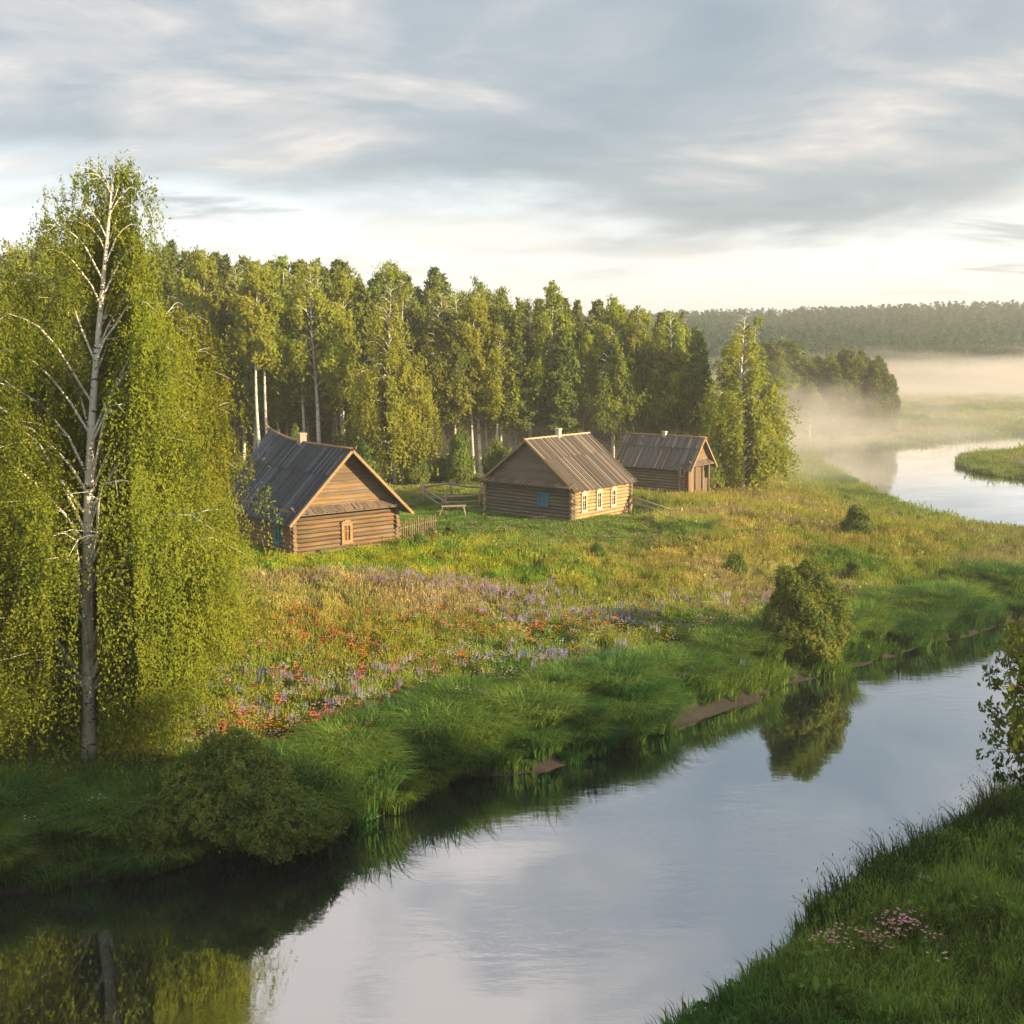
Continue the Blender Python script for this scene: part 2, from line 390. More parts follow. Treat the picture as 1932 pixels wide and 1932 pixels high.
    if pent:
        b = MB(); x = -.1; zt = hw + .22; zb = hw - .08
        while x < W + .1:
            bw = rng.uniform(.13, .19); j = rng.uniform(-.04, .03); dz = rng.uniform(0, .05)
            b.quadbox([(x, -pent + j, zb+dz), (x+bw-.012, -pent + j, zb+dz), (x+bw-.012, -.01, zt+dz), (x, -.01, zt+dz), (x, -pent + j, zb+.03+dz), (x+bw-.012, -pent + j, zb+.03+dz), (x+bw-.012, -.01, zt+.03+dz), (x, -.01, zt+.03+dz)])
            x += bw
        b.beam((-.1, -pent*.82, zb-.03), (W+.1, -pent*.82, zb-.03), .07, .06)
        b.build('pent_roof', PENTW, root)
    if chimney:
        yc, hc, cw, cm = chimney; b = MB(); b.box(W/2-cw/2, W/2+cw/2, yc-cw/2, yc+cw/2, hr-.3, hr+hc); b.box(W/2-cw/2-.04, W/2+cw/2+.04, yc-cw/2-.04, yc+cw/2+.04, hr+hc+.003, hr+hc+.10)
        b.build('chimney', cm, roof)
    for (wl, pos_, zc, ww, wh, mf, mp, head, wlabel) in windows:
        wroot = MB(); t = .15 if ww < .37 and wl == 'f' else .1; g = .17
        def pt(u, dep, z):
            return {'f': (u, y0 - dep, z), 'l': (-dep, u, z), 'r': (W + dep, u, z)}[wl]
        def bx(mb, u0, u1, d0, d1, z0, z1):
            P = [pt(u0,d0,z0), pt(u1,d0,z0), pt(u1,d1,z0), pt(u0,d1,z0), pt(u0,d0,z1), pt(u1,d0,z1), pt(u1,d1,z1), pt(u0,d1,z1)]; mb.quadbox(P)
        u0, u1, z0, z1 = pos_ - ww/2, pos_ + ww/2, zc - wh/2, zc + wh/2
        bx(wroot, u0-t, u0, .02, g+.02, z0-t, z1+t); bx(wroot, u1, u1+t, .02, g+.02, z0-t, z1+t)
        bx(wroot, u0-.001, u1+.001, .02, g+.015, z1, z1+t); bx(wroot, u0-.001, u1+.001, .02, g+.015, z0-t, z0)
        bx(wroot, u0-t-.05, u1+t+.05, .02, g+.07, z1+t+.002, z1+t+.06); bx(wroot, u0-t-.04, u1+t+.04, .02, g+.06, z0-t-.06, z0-t-.002)
        if head:
            bx(wroot, u0-t*.5, u1+t*.5, .02, g+.03, z1+t+.061, z1+t+.061+head*.55); bx(wroot, u0+.05, u1-.05, .02, g+.03, z1+t+.062+head*.55, z1+t+.062+head)
        wo = wroot.build('window', mf, root)
        if wlabel: wo['label'] = wlabel
        fr_ = MB(); um = (u0 + u1) / 2
        bx(fr_, um-.022, um+.022, g-.05, g-.01, z0, z1); bx(fr_, u0, u1, g-.049, g-.011, z0+(z1-z0)*.62, z0+(z1-z0)*.62+.04)
        fr_.build('sash', mf, wo)
        pn = MB(); bx(pn, u0, u1, g-.08, g-.06, z0, z1); pn.build('pane', mp, wo)
    return root

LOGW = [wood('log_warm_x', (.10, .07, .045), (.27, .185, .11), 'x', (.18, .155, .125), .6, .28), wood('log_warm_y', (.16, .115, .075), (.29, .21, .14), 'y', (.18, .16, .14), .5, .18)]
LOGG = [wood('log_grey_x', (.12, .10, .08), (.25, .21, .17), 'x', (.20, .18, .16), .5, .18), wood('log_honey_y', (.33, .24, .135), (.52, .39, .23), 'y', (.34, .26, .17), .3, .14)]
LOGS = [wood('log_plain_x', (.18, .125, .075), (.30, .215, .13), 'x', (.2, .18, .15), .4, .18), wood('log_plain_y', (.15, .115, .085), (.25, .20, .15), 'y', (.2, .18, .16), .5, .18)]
POSTW = wood('post_wood', (.17, .125, .085), (.32, .235, .15), 'z', (.20, .17, .15), .5, .3)
RAILW = wood('rail_wood', (.24, .19, .14), (.46, .37, .26), 'a', (.25, .22, .19), .5, .25)
GABW = wood('gable_boards_warm', (.13, .092, .058), (.28, .20, .12), 'x', (.20, .17, .135), .6, .25)
GABG = wood('gable_boards_grey', (.14, .11, .085), (.24, .20, .16), 'x', (.2, .18, .16), .4, .16)
RF1 = wood('roof_slate_boards', (.055, .068, .088), (.14, .165, .20), 'x', (.09, .105, .125), .5, .42)
RF2 = wood('roof_brown_boards', (.125, .105, .09), (.215, .185, .16), 'x', (.16, .15, .145), .5, .32)
RF3 = wood('roof_grey_boards', (.10, .095, .095), (.20, .185, .175), 'x', (.14, .135, .13), .5, .25)
TRIM = wood('trim_wood', (.26, .17, .09), (.40, .28, .16), 'a', (.26, .22, .18), .4, .1)
PENTW = wood('pent_roof_boards', (.13, .10, .08), (.24, .19, .15), 'y', (.17, .15, .14), .5, .3)
RIDGEL = wood('pale_ridge_wood', (.42, .32, .22), (.58, .46, .33), 'a', (.4, .35, .3), .3, .1)
def plain(name, c, rough=.6, spec=.3):
    m, n = material(name); tc = n.n('ShaderNodeTexCoord').outputs['Object']; ns = n.noise(tc, 9, 4, .6)
    bsdf_out(n, n.mix(ns, tuple(v * .75 for v in c), tuple(min(1, v * 1.2) for v in c)), rough, ns, spec, .3, .01); return m
def brick():
    m, n = material('chimney_brick'); tc = n.n('ShaderNodeTexCoord').outputs['Object']; ns = n.noise(tc, 8, 4, .6)
    z = n.n('ShaderNodeSeparateXYZ', i={0: tc}).outputs[2]
    fz = n.math('FRACT', n.math('MULTIPLY', z, 12.5)); joint = n.step(fz, .0, .18)
    bsdf_out(n, n.mix(joint, (.42, .38, .34), n.mix(ns, (.36, .25, .19), (.56, .42, .34))), .9, ns, .1, .5); return m
BRICK = brick(); WHITEP = plain('whitewashed_chimney', (.62, .56, .48), .9)
BLUE = plain('turquoise_paint', (.05, .27, .36), .55); BLUE2 = plain('bright_blue_paint', (.05, .22, .42), .55); WHITE = plain('white_window_paint', (.62, .55, .44), .6)
BROWN = plain('brown_shutter', (.22, .09, .04), .7)
def glass():
    m, n = material('window_glass'); bsdf_out(n, (.03, .035, .04), .08, None, .8); return m
GLASS = glass(); BLUEG = plain('blue_tinted_pane', (.06, .24, .34), .25, .6)

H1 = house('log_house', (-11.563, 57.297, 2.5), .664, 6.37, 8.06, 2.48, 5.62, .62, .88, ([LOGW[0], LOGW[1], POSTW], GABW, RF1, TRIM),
           'nearest log house with slate-dark plank roof and brick chimney beside the drooping birch', lift=.55, seed=3,
           windows=[('f', 3.15, 1.12, .36, .80, TRIM, BROWN, .12, 'brown shuttered window with a carved wooden surround'), ('l', 1.55, 1.2, .34, .85, BLUE, BLUEG, .0, 'narrow turquoise window in the shaded side wall')],
           pent=.60, chimney=(4.9, .55, .40, BRICK))
a2 = .893 - math.pi / 2; c2 = Vector((3.949, 70.578, 2.5)) + Vector((-math.sin(.893), math.cos(.893), 0)) * 7.357
WIN = [('r', 1.05 + 1.72 * k, 1.08, .40, .95, WHITE, GLASS, .16, None) for k in range(3)]
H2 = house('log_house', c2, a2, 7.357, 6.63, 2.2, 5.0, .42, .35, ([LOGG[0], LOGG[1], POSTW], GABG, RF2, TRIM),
           'middle log house with brown plank roof, pale ridge and three white windows', seed=7,
           windows=WIN + [('f', 5.05, 1.22, .66, .62, BLUE2, BLUEG, .0, 'small bright blue window in the shaded gable wall')], pent=.6,
           chimney=(3.35, .55, .30, WHITEP), ridge_mat=RIDGEL)
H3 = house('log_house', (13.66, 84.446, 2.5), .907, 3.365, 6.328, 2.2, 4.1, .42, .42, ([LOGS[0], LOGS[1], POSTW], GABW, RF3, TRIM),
           'smallest, farthest log house with grey plank roof and boarded gable porch', seed=11, pent=.42,
           chimney=(3.2, .36, .28, WHITEP), porch=.75)

# ------------------------------------------------------------------ fences
def loc_z(x, y): return hz(x, y)
def picket_fence(p0, p1, n_, hgt_, label):
    rng = random.Random(4); root = empty('picket_fence', (p0[0], p0[1], loc_z(*p0))); tag(root, label, 'fence')
    d = Vector((p1[0]-p0[0], p1[1]-p0[1], 0)); zf = loc_z(*p1) - loc_z(*p0)
    for k in range(n_):
        t = (k + .5) / n_; q = d * t; z = zf * t; h = hgt_ * rng.uniform(.86, 1.08); rr = rng.uniform(.032, .05)
        lean = Vector((rng.uniform(-.04, .04), rng.uniform(-.04, .04), 0))
        MB().tube([q + Vector((0, 0, z-.2)), q + lean*.6 + Vector((0, 0, z+h*.9)), q + lean + Vector((0, 0, z+h))], [rr, rr*.95, rr*.35], 6).build('picket', POSTW, root)
    for zz_ in (.3, .95):
        o = Vector((0, .07, 0)); MB().tube([o + Vector((0, 0, zz_)), o + d + Vector((0, 0, zz_ + zf))], .035, 6).build('rail', RAILW, root)
    return root
pe = Vector((-11.563 + math.cos(.664) * 6.6, 57.297 + math.sin(.664) * 6.6, 0))
ex, ey = unproj(824, 1018, 2.5)
picket_fence((pe.x, pe.y), (ex, ey), 17, 1.35, 'weathered picket fence of rough stakes joined to the right corner of the nearest log house')
def rail_fence(posts, rails, label, ph=1.35, name='rail_fence'):
    rng = random.Random(len(posts) * 7 + 1); o = posts[0]; z0 = loc_z(*o[:2]); root = empty(name, (o[0], o[1], z0)); tag(root, label, 'fence')
    L_ = [Vector((p[0]-o[0], p[1]-o[1], loc_z(p[0], p[1]) - z0)) for p in posts]
    for q in L_:
        h = ph * rng.uniform(.85, 1.15); ln = Vector((rng.uniform(-.08, .08), rng.uniform(-.08, .08), h))
        MB().tube([q - Vector((0, 0, .2)), q + ln], [.10, .08], 7).build('post', RAILW, root, True)
    for (i, j, hi_, hj_) in rails:
        a = L_[i] + Vector((0, .07, hi_ * 1.2)); b = L_[j] + Vector((0, .07, hj_ * 1.2)); e = (b - a).normalized() * .3
        m_ = (a + b) / 2 - Vector((0, 0, rng.uniform(0, .06)))
        MB().tube([a - e, m_, b + e], [.09, .08, .07], 7).build('rail', RAILW, root, True)
    return root
P = lambda X, Y: unproj(X, Y, 2.5)
rail_fence([P(800, 948), P(852, 942), P(908, 945)], [(0, 1, 1.0, 1.05), (1, 2, 1.0, .95)], 'straight back rail fence of pale poles behind the gap between the two nearer houses')
rail_fence([P(800, 950), P(842, 962), P(905, 960)], [(0, 1, .95, .5), (0, 1, .6, .2), (1, 2, .8, .85), (1, 2, .5, .5), (1, 2, .25, .2)], 'sagging old rail fence with broken poles left of the middle house', 1.25)
tr = empty('trestle', (*P(836, 975), 2.45)); tag(tr, 'tilted wooden trestle lying before the sagging rail fence', 'trestle')
MB().beam((-.1, 0, .75), (1.5, .2, .78), .35, .06).build('plank', RAILW, tr)
for q in ((0, -.1), (0, .3), (1.35, 0), (1.35, .4)):
    MB().tube([(q[0] - (.35 if q[0] < .5 else -.2), q[1] - .1, -.1), (q[0], q[1], .72)], .035, 6).build('leg', RAILW, tr)
rail_fence([P(1190, 962), P(1283, 975)], [(0, 1, .95, .32), (0, 1, .6, .1)], 'single fallen-ended rail fence sloping into grass right of the middle house', .8)
rail_fence([P(1346, 917), P(1385, 925)], [(0, 1, .75, .25)], 'short leaning pole on a post beside the smallest house', .6)

# ------------------------------------------------------------------ trees
def leaves_mesh(name, ctr, size, rs, ratio=1.6, updown=.5, nrm=None, nz=.36):
    """rhombus leaves at ctr (n,3)"""
    n_ = len(ctr); a = rs.normal(size=(n_, 3)); a[:, 2] -= updown; a /= np.linalg.norm(a, axis=1)[:, None]
    b = np.cross(a, rs.normal(size=(n_, 3)) if nrm is None else nrm / (np.linalg.norm(nrm, axis=1)[:, None] + 1e-6) + rs.normal(size=(n_, 3)) * nz); b /= np.linalg.norm(b, axis=1)[:, None]
    s = (size * rs.uniform(.65, 1.3, n_))[:, None]; a = a * s * ratio * .5; b = b * s * .5
    v = np.stack([ctr - a, ctr + b, ctr + a, ctr - b], 1).reshape(-1, 3)
    return np_mesh(name, v, np.arange(4 * n_).reshape(-1, 4))
def tubes_mesh(name, paths, nside=6):
    mb = MB()
    for pts, rad in paths: mb.tube(pts, rad, nside, False)
    me = bpy.data.meshes.new(name); me.from_pydata(mb.v, [], mb.f); me.polygons.foreach_set('use_smooth', np.ones(len(me.polygons), bool)); me.update(); return me
def outward(c, fx, fy, H):
    f = c[:, 2] / H; o = np.stack([c[:, 0] - fx(f), c[:, 1] - fy(f), np.zeros(len(c))], 1); o /= np.linalg.norm(o, axis=1)[:, None] + .4; o[:, 2] = .28 + .5 * f ** 3; return o
def birch_parts(seed, H, env, cb, nlimb, nstrand, nleaf, lsize, r0, droop=1.0, clear=0.0, jit=.7, tress=.22, limbk=1.0, lean_view=0.0, bend=(0, 0), spread=1.0, bias=None, twin=False, up=.55):
    """env(t)-> crown radius at height fraction; returns (trunk mesh, crown mesh)"""
    rng = random.Random(seed); rs = np.random.RandomState(seed)
    def spine(z):
        t = z / H; return Vector((bend[0] * t + .18 * math.sin(t * 5 + seed), bend[1] * t + .12 * math.cos(t * 4 + seed), z))
    N = 14; paths = [([spine(H * .93 * i / N) for i in range(N + 1)], [r0 * (1 - i / N) ** .8 + .012 + (.25 * r0 if i == 0 else 0) for i in range(N + 1)])]
    if twin:
        off = Vector((.55, .3, 0)); paths.append(([spine(H * .9 * i / N) + off * (1 + .8 * i / N) for i in range(N + 1)], [r0 * .8 * (1 - i / N) ** .8 + .012 for i in range(N + 1)]))
    anchors = []
    for k in range(nlimb):
        f = cb + (0.97 - cb) * ((k + rng.random() * .7) / nlimb) ** .95; z = H * f
        az = k * 2.399 + rng.uniform(-.5, .5)
        if bias: az = bias(az, f, rng)
        rr = env(f, az) * rng.uniform(.75, 1.08)
        if rr < .05: continue
        st = max(H * .12, z - rr * up * rng.uniform(.8, 1.3)); p0 = spine(st); d = Vector((math.cos(az), math.sin(az), 0)); pts = []; m = 6
        for i in range(m + 1):
            t = i / m; zz = p0.z + (z - p0.z + rr * .35) * (1 - (1 - t) ** 1.7) - rr * .35 * t * t * droop
            wob = Vector((rng.uniform(-1, 1), rng.uniform(-1, 1), rng.uniform(-1, 1))) * rr * .03
            pts.append(Vector((p0.x + d.x * rr * t, p0.y + d.y * rr * t, zz)) + (wob if 0 < i else Vector()))
        lr = (r0 * (1 - st / H) ** .8 * .45 + .008) * limbk; paths.append((pts, [lr * (1 - t / m) ** .9 + .005 for t in range(m + 1)]))
        for i in range(1, m):
            q0 = pts[i]; q1 = pts[i + 1]; anchors.append((q0, q1, rr))
            if rng.random() < .6:
                az2 = az + rng.choice((-1, 1)) * rng.uniform(.4, 1.1); ln = rr * (1 - i / m) * rng.uniform(.4, .8) + .2
                e = q0 + Vector((math.cos(az2) * ln, math.sin(az2) * ln, ln * rng.uniform(-.1, .4))); paths.append(([q0, (q0 + e) / 2 + Vector((0, 0, ln * .08)), e], [lr * .35 + .004, lr * .2 + .003, .004])); anchors.append((q0, e, rr)); anchors.append((q0, e, rr))
    A = np.array([[*a, *b, r] for a, b, r in anchors]); wgt = A[:, 6] * np.linalg.norm(A[:, 3:6] - A[:, :3], axis=1); pick = rs.choice(len(A), nstrand, p=wgt / wgt.sum())
    nt_ = max(30, nstrand // 9); tp = rs.choice(len(A), nt_, p=wgt / wgt.sum()); t = rs.rand(nt_, 1)
    tb = A[tp, :3] * (1 - t) + A[tp, 3:6] * t + rs.normal(size=(nt_, 3)) * (A[tp, 6] * .12)[:, None] * spread; tl = rs.uniform(.3, 1.0, nt_) ** 1.2
    gi = rs.randint(0, nt_, nstrand); base = tb[gi]; rr = A[tp, 6][gi]; base = base + rs.normal(size=base.shape) * tress
    ln = tl[gi] * rs.uniform(.55, 1.1, nstrand) * (.28 * rr + .35) * 2.2 * droop
    per = max(1, nleaf // nstrand); s = rs.rand(nstrand, per)
    drift = rs.normal(size=(nstrand, 1, 3)) * .25; drift[:, :, 2] = -1
    c = base[:, None, :] + drift * (s * ln[:, None])[:, :, None] + rs.normal(size=(nstrand, per, 3)) * lsize * jit
    c = c.reshape(-1, 3); c = c[c[:, 2] > .25]
    if clear:   # open side: the trunk and its main limbs stand free of leaves towards the river
        f_ = np.clip(c[:, 2] / H, 0, 1); sx_ = bend[0] * f_ + .18 * np.sin(f_ * 5 + seed); sy_ = bend[1] * f_
        dx_ = c[:, 0] - sx_ - (sy_ - c[:, 1]) * lean_view; w_ = clear * (1.05 - .75 * f_)
        core = (c[:, 1] < sy_ + .15) & (np.abs(dx_) < .26) & (f_ < .82); front = (c[:, 1] < sy_ + .1) & (dx_ > -w_ * .6 - .3) & (dx_ < w_ + .2) & (f_ > .12)
        c = c[~(core & (rs.rand(len(c)) > .03)) & ~(front & (rs.rand(len(c)) > .22))]
    return tubes_mesh('trunk', paths), leaves_mesh('crown', c, lsize, rs, 2.1, 1.3, outward(c, lambda f: bend[0] * f, lambda f: bend[1] * f, H))
def spruce_parts(seed, H, Rb, cb, nleaf, lsize, r0, rounded=.0):
    rs = np.random.RandomState(seed); rng = random.Random(seed)
    paths = [([Vector((0, 0, H * i / 8)) for i in range(9)], [r0 * (1 - i / 8) + .01 for i in range(9)])]
    nb = int(70); ctr = []
    for k in range(nb):
        f = cb + (1 - cb) * (k / nb); prof = (1 - (f - cb) / (1 - cb)) ** (.8 - .3 * rounded) + .03
        rr = Rb * prof * rng.uniform(.7, 1.15); az = k * 2.399 + rng.uniform(-.3, .3); z = H * f
        tip = Vector((math.cos(az) * rr, math.sin(az) * rr, z - rr * .25 + rng.uniform(-.2, .2)))
        paths.append(([Vector((0, 0, z)), tip], [.035, .006]))
        m_ = int(nleaf / nb * (prof * 1.6 + .25)); t = rs.rand(m_, 1) ** .6
        p = np.array([0, 0, z]) * (1 - t) + np.array(tip) * t; w_ = (rr * .28 * (1.1 - t) + .12)
        p = p + rs.normal(size=p.shape) * w_ * np.array([1, 1, .45]); p[:, 2] -= np.abs(rs.normal(size=m_)) * .25; ctr.append(p)
    c = np.concatenate(ctr); c = c[c[:, 2] > .3]
    return tubes_mesh('trunk', paths, 5), leaves_mesh('crown', c, lsize, rs, 1.9, .8, outward(c, lambda f: 0 * f, lambda f: 0 * f, H))
def add_tree(name, parts, loc, label, cat, mt, ml, scale=1.0, rz=0.0, group=None):
    root = empty(name, loc, rz); root.scale = (scale,) * 3 if not isinstance(scale, tuple) else scale; tag(root, label, cat, group)
    link('trunk', parts[0], root, mt); link('crown', parts[1], root, ml); return root

# foreground weeping birch
def env_fg(f, az):
    xs = [0, .08, .25, .35, .48, .615, .66, .72, .79, .87, .955, 1]; r = [1.7, 2.3, 3.4, 3.8, 4.4, 3.5, 3.2, 2.4, 2.3, 1.5, .8, .2]
    return float(np.interp(f, xs, r)) * (1 + .17 * math.sin(f * 21 + az * 2))
def bias_fg(az, f, rng):   # few limbs point straight at the viewer
    a = (az + math.pi) % (2 * math.pi) - math.pi
    if -2.5 < a < -.7 and rng.random() < .85: a = a + math.pi if rng.random() < .5 else (-.35 if math.cos(a) > 0 else -2.8)
    return a
bx_, by_ = unproj(158, 1400, 1.9)
fgz = hz(bx_, by_)
fg = birch_parts(21, 18.6, env_fg, .13, 74, 24000, 680000, .046, .205, 1.5, 1.3, .62, .15, .6, .36, bend=(1.55, .6), bias=bias_fg, up=.95)
add_tree('birch_tree', fg, (bx_, by_, fgz - .05), 'huge weeping birch with white leaning trunk and golden foliage drooping to the meadow', 'tree', M_BIRCH, M_LEAF_FG)
def env_b(f, az): return float(np.interp(f, [0, .1, .3, .55, .8, .93, 1], [1.4, 2.0, 2.4, 2.7, 2.2, 1.4, .3]))
bp2 = birch_parts(22, 14.2, env_b, .12, 80, 16000, 420000, .05, .17, 1.6, 0.0, .55, .13, .6, up=.8)
x2 = at_dist(322, 38.5)
add_tree('birch_tree', bp2, (x2, 38.5, hz(x2, 38.5) - .05), 'broad rounded birch crown bulging out behind the white leaning trunk', 'tree', M_BIRCH, M_LEAF_FG)
x3 = at_dist(40, 41)
add_tree('birch_tree', bp2, (x3, 41, hz(x3, 41) - .05), 'outermost left birch standing beyond the white leaning trunk', 'tree', M_BIRCH, M_LEAF_FG, 1.05, 2.0)

# forest kinds
def env_n(f, az): return float(np.interp(f, [.0, .2, .35, .55, .75, .9, 1], [1.0, 1.9, 2.5, 2.45, 1.65, .75, .08]))
def env_hi(f, az): return float(np.interp(f, [.5, .62, .8, .92, 1], [.4, 1.5, 1.6, .8, .1]))
def env_wide(f, az): return float(np.interp(f, [.0, .15, .3, .5, .7, .88, 1], [1.6, 3.4, 3.9, 3.5, 2.4, 1.15, .1]))
PB = [birch_parts(31, 18, env_n, .36, 56, 3200, 26000, .15, .17, 1.1, .9, .6), birch_parts(32, 18, env_n, .50, 50, 2800, 22000, .15, .16, 1.05, .9, .6),
      birch_parts(33, 18, env_wide, .20, 74, 5200, 52000, .13, .19, 1.3, .35, .6, twin=True), birch_parts(34, 18, env_hi, .58, 34, 1500, 11000, .15, .14, .9),
      birch_parts(35, 18, env_n, .42, 56, 3200, 26000, .15, .16, 1.0, .9, .6, twin=True)]
PD = [birch_parts(41, 18, env_n, .42, 50, 2600, 20000, .17, .15, .8), birch_parts(42, 18, env_wide, .44, 54, 3000, 24000, .17, .16, .75)]
PS = [spruce_parts(51, 18, 2.7, .36, 17000, .17, .17), spruce_parts(52, 18, 2.3, .4, 15000, .17, .15), spruce_parts(53, 18, 3.0, .10, 18000, .19, .17, .8)]
def skyline(Xd): return float(np.interp(Xd, [0, 330, 480, 640, 820, 930, 1100, 1220, 1320, 1340], [450, 462, 482, 492, 508, 532, 566, 578, 600, 640]))
def forest_tree(parts, Xd, y, topD, name, label, mt, ml, rz, group=None, wide=1.0, zb=None):
    x = at_dist(Xd, y); z = hz(x, y); H = zpix(topD, y) - z; s = H / 18.0
    return add_tree(name, parts, (x, y, z - .1), label, 'tree', mt, ml, (s * wide, s * wide, s), rz, group)
heroes = [
 (PB[3], 395, 97, 460, .95, 'slim birch with high crown showing just right of the big weeping birch'),
 (PB[0], 460, 101, 486, 1.0, 'leafy birch standing behind the left end of the dark roof'),
 (PB[3], 492, 92, 482, 1.05, 'left one of the two close white birch trunks above the dark roof'),
 (PB[3], 508, 93, 488, 1.0, 'right one of the two close white birch trunks above the dark roof'),
 (PB[1], 598, 94, 480, 1.1, 'tall birch with dense pointed crown right behind the brick chimney'),
 (PB[3], 652, 98, 500, .9, 'thin birch between the brick chimney and the widest birch'),
 (PB[2], 742, 91, 520, 1.0, 'widest birch of the forest edge, twin trunked, golden foliage almost to the ground'),
 (PB[3], 893, 97, 545, .95, 'lone bare white trunk with small high crown left of the middle house'),
 (PB[0], 1000, 99, 545, .95, 'birch rising behind the left end of the middle house ridge'),
 (PB[4], 1038, 98, 520, 1.0, 'twin trunked sunlit birch rising behind the middle house chimney'),
 (PB[3], 1155, 101, 552, .95, 'slim birch above the gap between the middle and smallest houses'),
 (PB[1], 1205, 100, 575, .95, 'yellowish birch above the left end of the smallest house ridge'),
 (PB[0], 1262, 99, 568, 1.0, 'full birch standing directly behind the smallest house'),
 (PB[2], 1398, 94, 574, 1.25, 'tall isolated birch in mist right of the smallest house at the forest corner'),
]
for k, (pp, Xd, y, top, wd, lab) in enumerate(heroes):
    forest_tree(pp, Xd, y, top, 'birch_tree', lab, M_BIRCH, M_LEAF_B, .25 * math.sin(k * 1.7), None, wd)
rng = random.Random(77)
zones = [(-200, 330, 'left of the nearest house'), (330, 700, 'behind the nearest house'), (700, 930, 'between the two nearer houses'), (930, 1160, 'behind the middle house'), (1160, 1345, 'behind the smallest house')]
cnt = 0
for row in range(7):
    y = 98 + row * 4.6; Xd = -120 + rng.uniform(0, 30)
    while Xd < 1330 - row * 2:
        yy = y + rng.uniform(-1.8, 1.8)
        top = skyline(Xd) + (rng.uniform(5, 70) if row < 3 else rng.uniform(-16, 34))
        r_ = rng.random()
        if row < 2: kind = 'birch' if r_ < .45 else ('leafy' if r_ < .8 else 'spruce')
        else: kind = 'birch' if r_ < .2 else ('leafy' if r_ < .5 else 'spruce')
        zone = [z for z in zones if z[0] <= Xd < z[1]][0][2]; depth = 'forest edge' if row < 2 else ('mid forest' if row < 4 else 'deep forest')
        lab = {'birch': 'pale birch', 'leafy': 'dull leafy tree', 'spruce': 'dark spruce'}[kind] + ', ' + depth + ' ' + zone
        if kind == 'birch': parts, mt, ml, nm = rng.choice(PB[:2] + [PB[3], PB[4]]), M_BIRCH, M_LEAF_B, 'birch_tree'
        elif kind == 'leafy': parts, mt, ml, nm = rng.choice(PD), M_BIRCH, M_LEAF_D, 'leafy_tree'
        else: parts, mt, ml, nm = rng.choice(PS), M_BARK, M_LEAF_S, 'spruce_tree'
        forest_tree(parts, Xd, yy, top, nm, lab, mt, ml, rng.uniform(0, 6.2), 'forest trees: ' + lab, rng.uniform(.95, 1.2)); cnt += 1
        Xd += rng.uniform(32, 50) if row < 3 else rng.uniform(34, 52)
# second wood by the far river bend
tops2 = lambda Xd: float(np.interp(Xd, [1440, 1490, 1530, 1600, 1660, 1700], [640, 628, 672, 648, 668, 735]))
for row in range(4):
    Xd = 1425 + row * 6
    while Xd < 1685 - row * 0:
        y = 160 + row * 6 + rng.uniform(-2, 2)
        if Xd > 1600: y += 6
        sp = rng.random() < .6; parts = PS[2] if sp else PD[rng.randint(0, 1)]
        lab = ('dark conifer' if sp else 'olive leafy tree') + (', river end' if Xd > 1600 else ', inland end') + ' of far wood, ' + ('front', 'second', 'third', 'rearmost')[row] + ' row'
        forest_tree(parts, Xd, y, tops2(Xd) + rng.uniform(-4, 14) + (10 if row == 0 else 0), 'spruce_tree' if sp else 'leafy_tree', lab, M_BARK, M_LEAF_S if sp else M_LEAF_D, rng.uniform(0, 6), 'far wood: ' + lab, 1.35)
        Xd += rng.uniform(20, 34)
bt = forest_tree(PD[1], 1530, 156, 716, 'leafy_tree', 'pale round leafy tree wrapped in mist before the far wood', M_BARK, M_LEAF_B, 1.0, None, 1.5)

# trees beside the frame on the viewer's bank whose crowns shade the near shore
PSH = birch_parts(61, 15, env_wide, .15, 60, 2600, 17000, .36, .25, .6)
shade = [(30, 6.5, .82), (34, 8.5, .85), (27.5, 8.5, .68), (40, 5, .95), (32, 15, .70), (38, 13, .78), (37, 27.0, .52), (42, 28, .58), (47, 30.5, .62), (44, 10, .9), (26, 4, .82), (33, 1, .9)]
for k, (x, y, s) in enumerate(shade):
    add_tree('alder_tree', PSH, (x, y, hz(x, y) - .1), 'broad alder on the near bank beyond the right edge', 'tree', M_BARK, M_LEAF_D, s, k * 1.3, 'alders shading the near bank')
def env_s(f, az): return float(np.interp(f, [0, .2, .5, .8, 1], [.8, 1.6, 1.8, 1.2, .2]))
ps = birch_parts(63, 6.2, env_s, .15, 40, 900, 8000, .10, .07, .35, up=.6)
add_tree('alder_tree', ps, (15.0, 29.9, hz(15.0, 29.9) - .05), 'small alder on the near bank at the right with a twig hanging over the water', 'tree', M_BARK, M_LEAF_D)

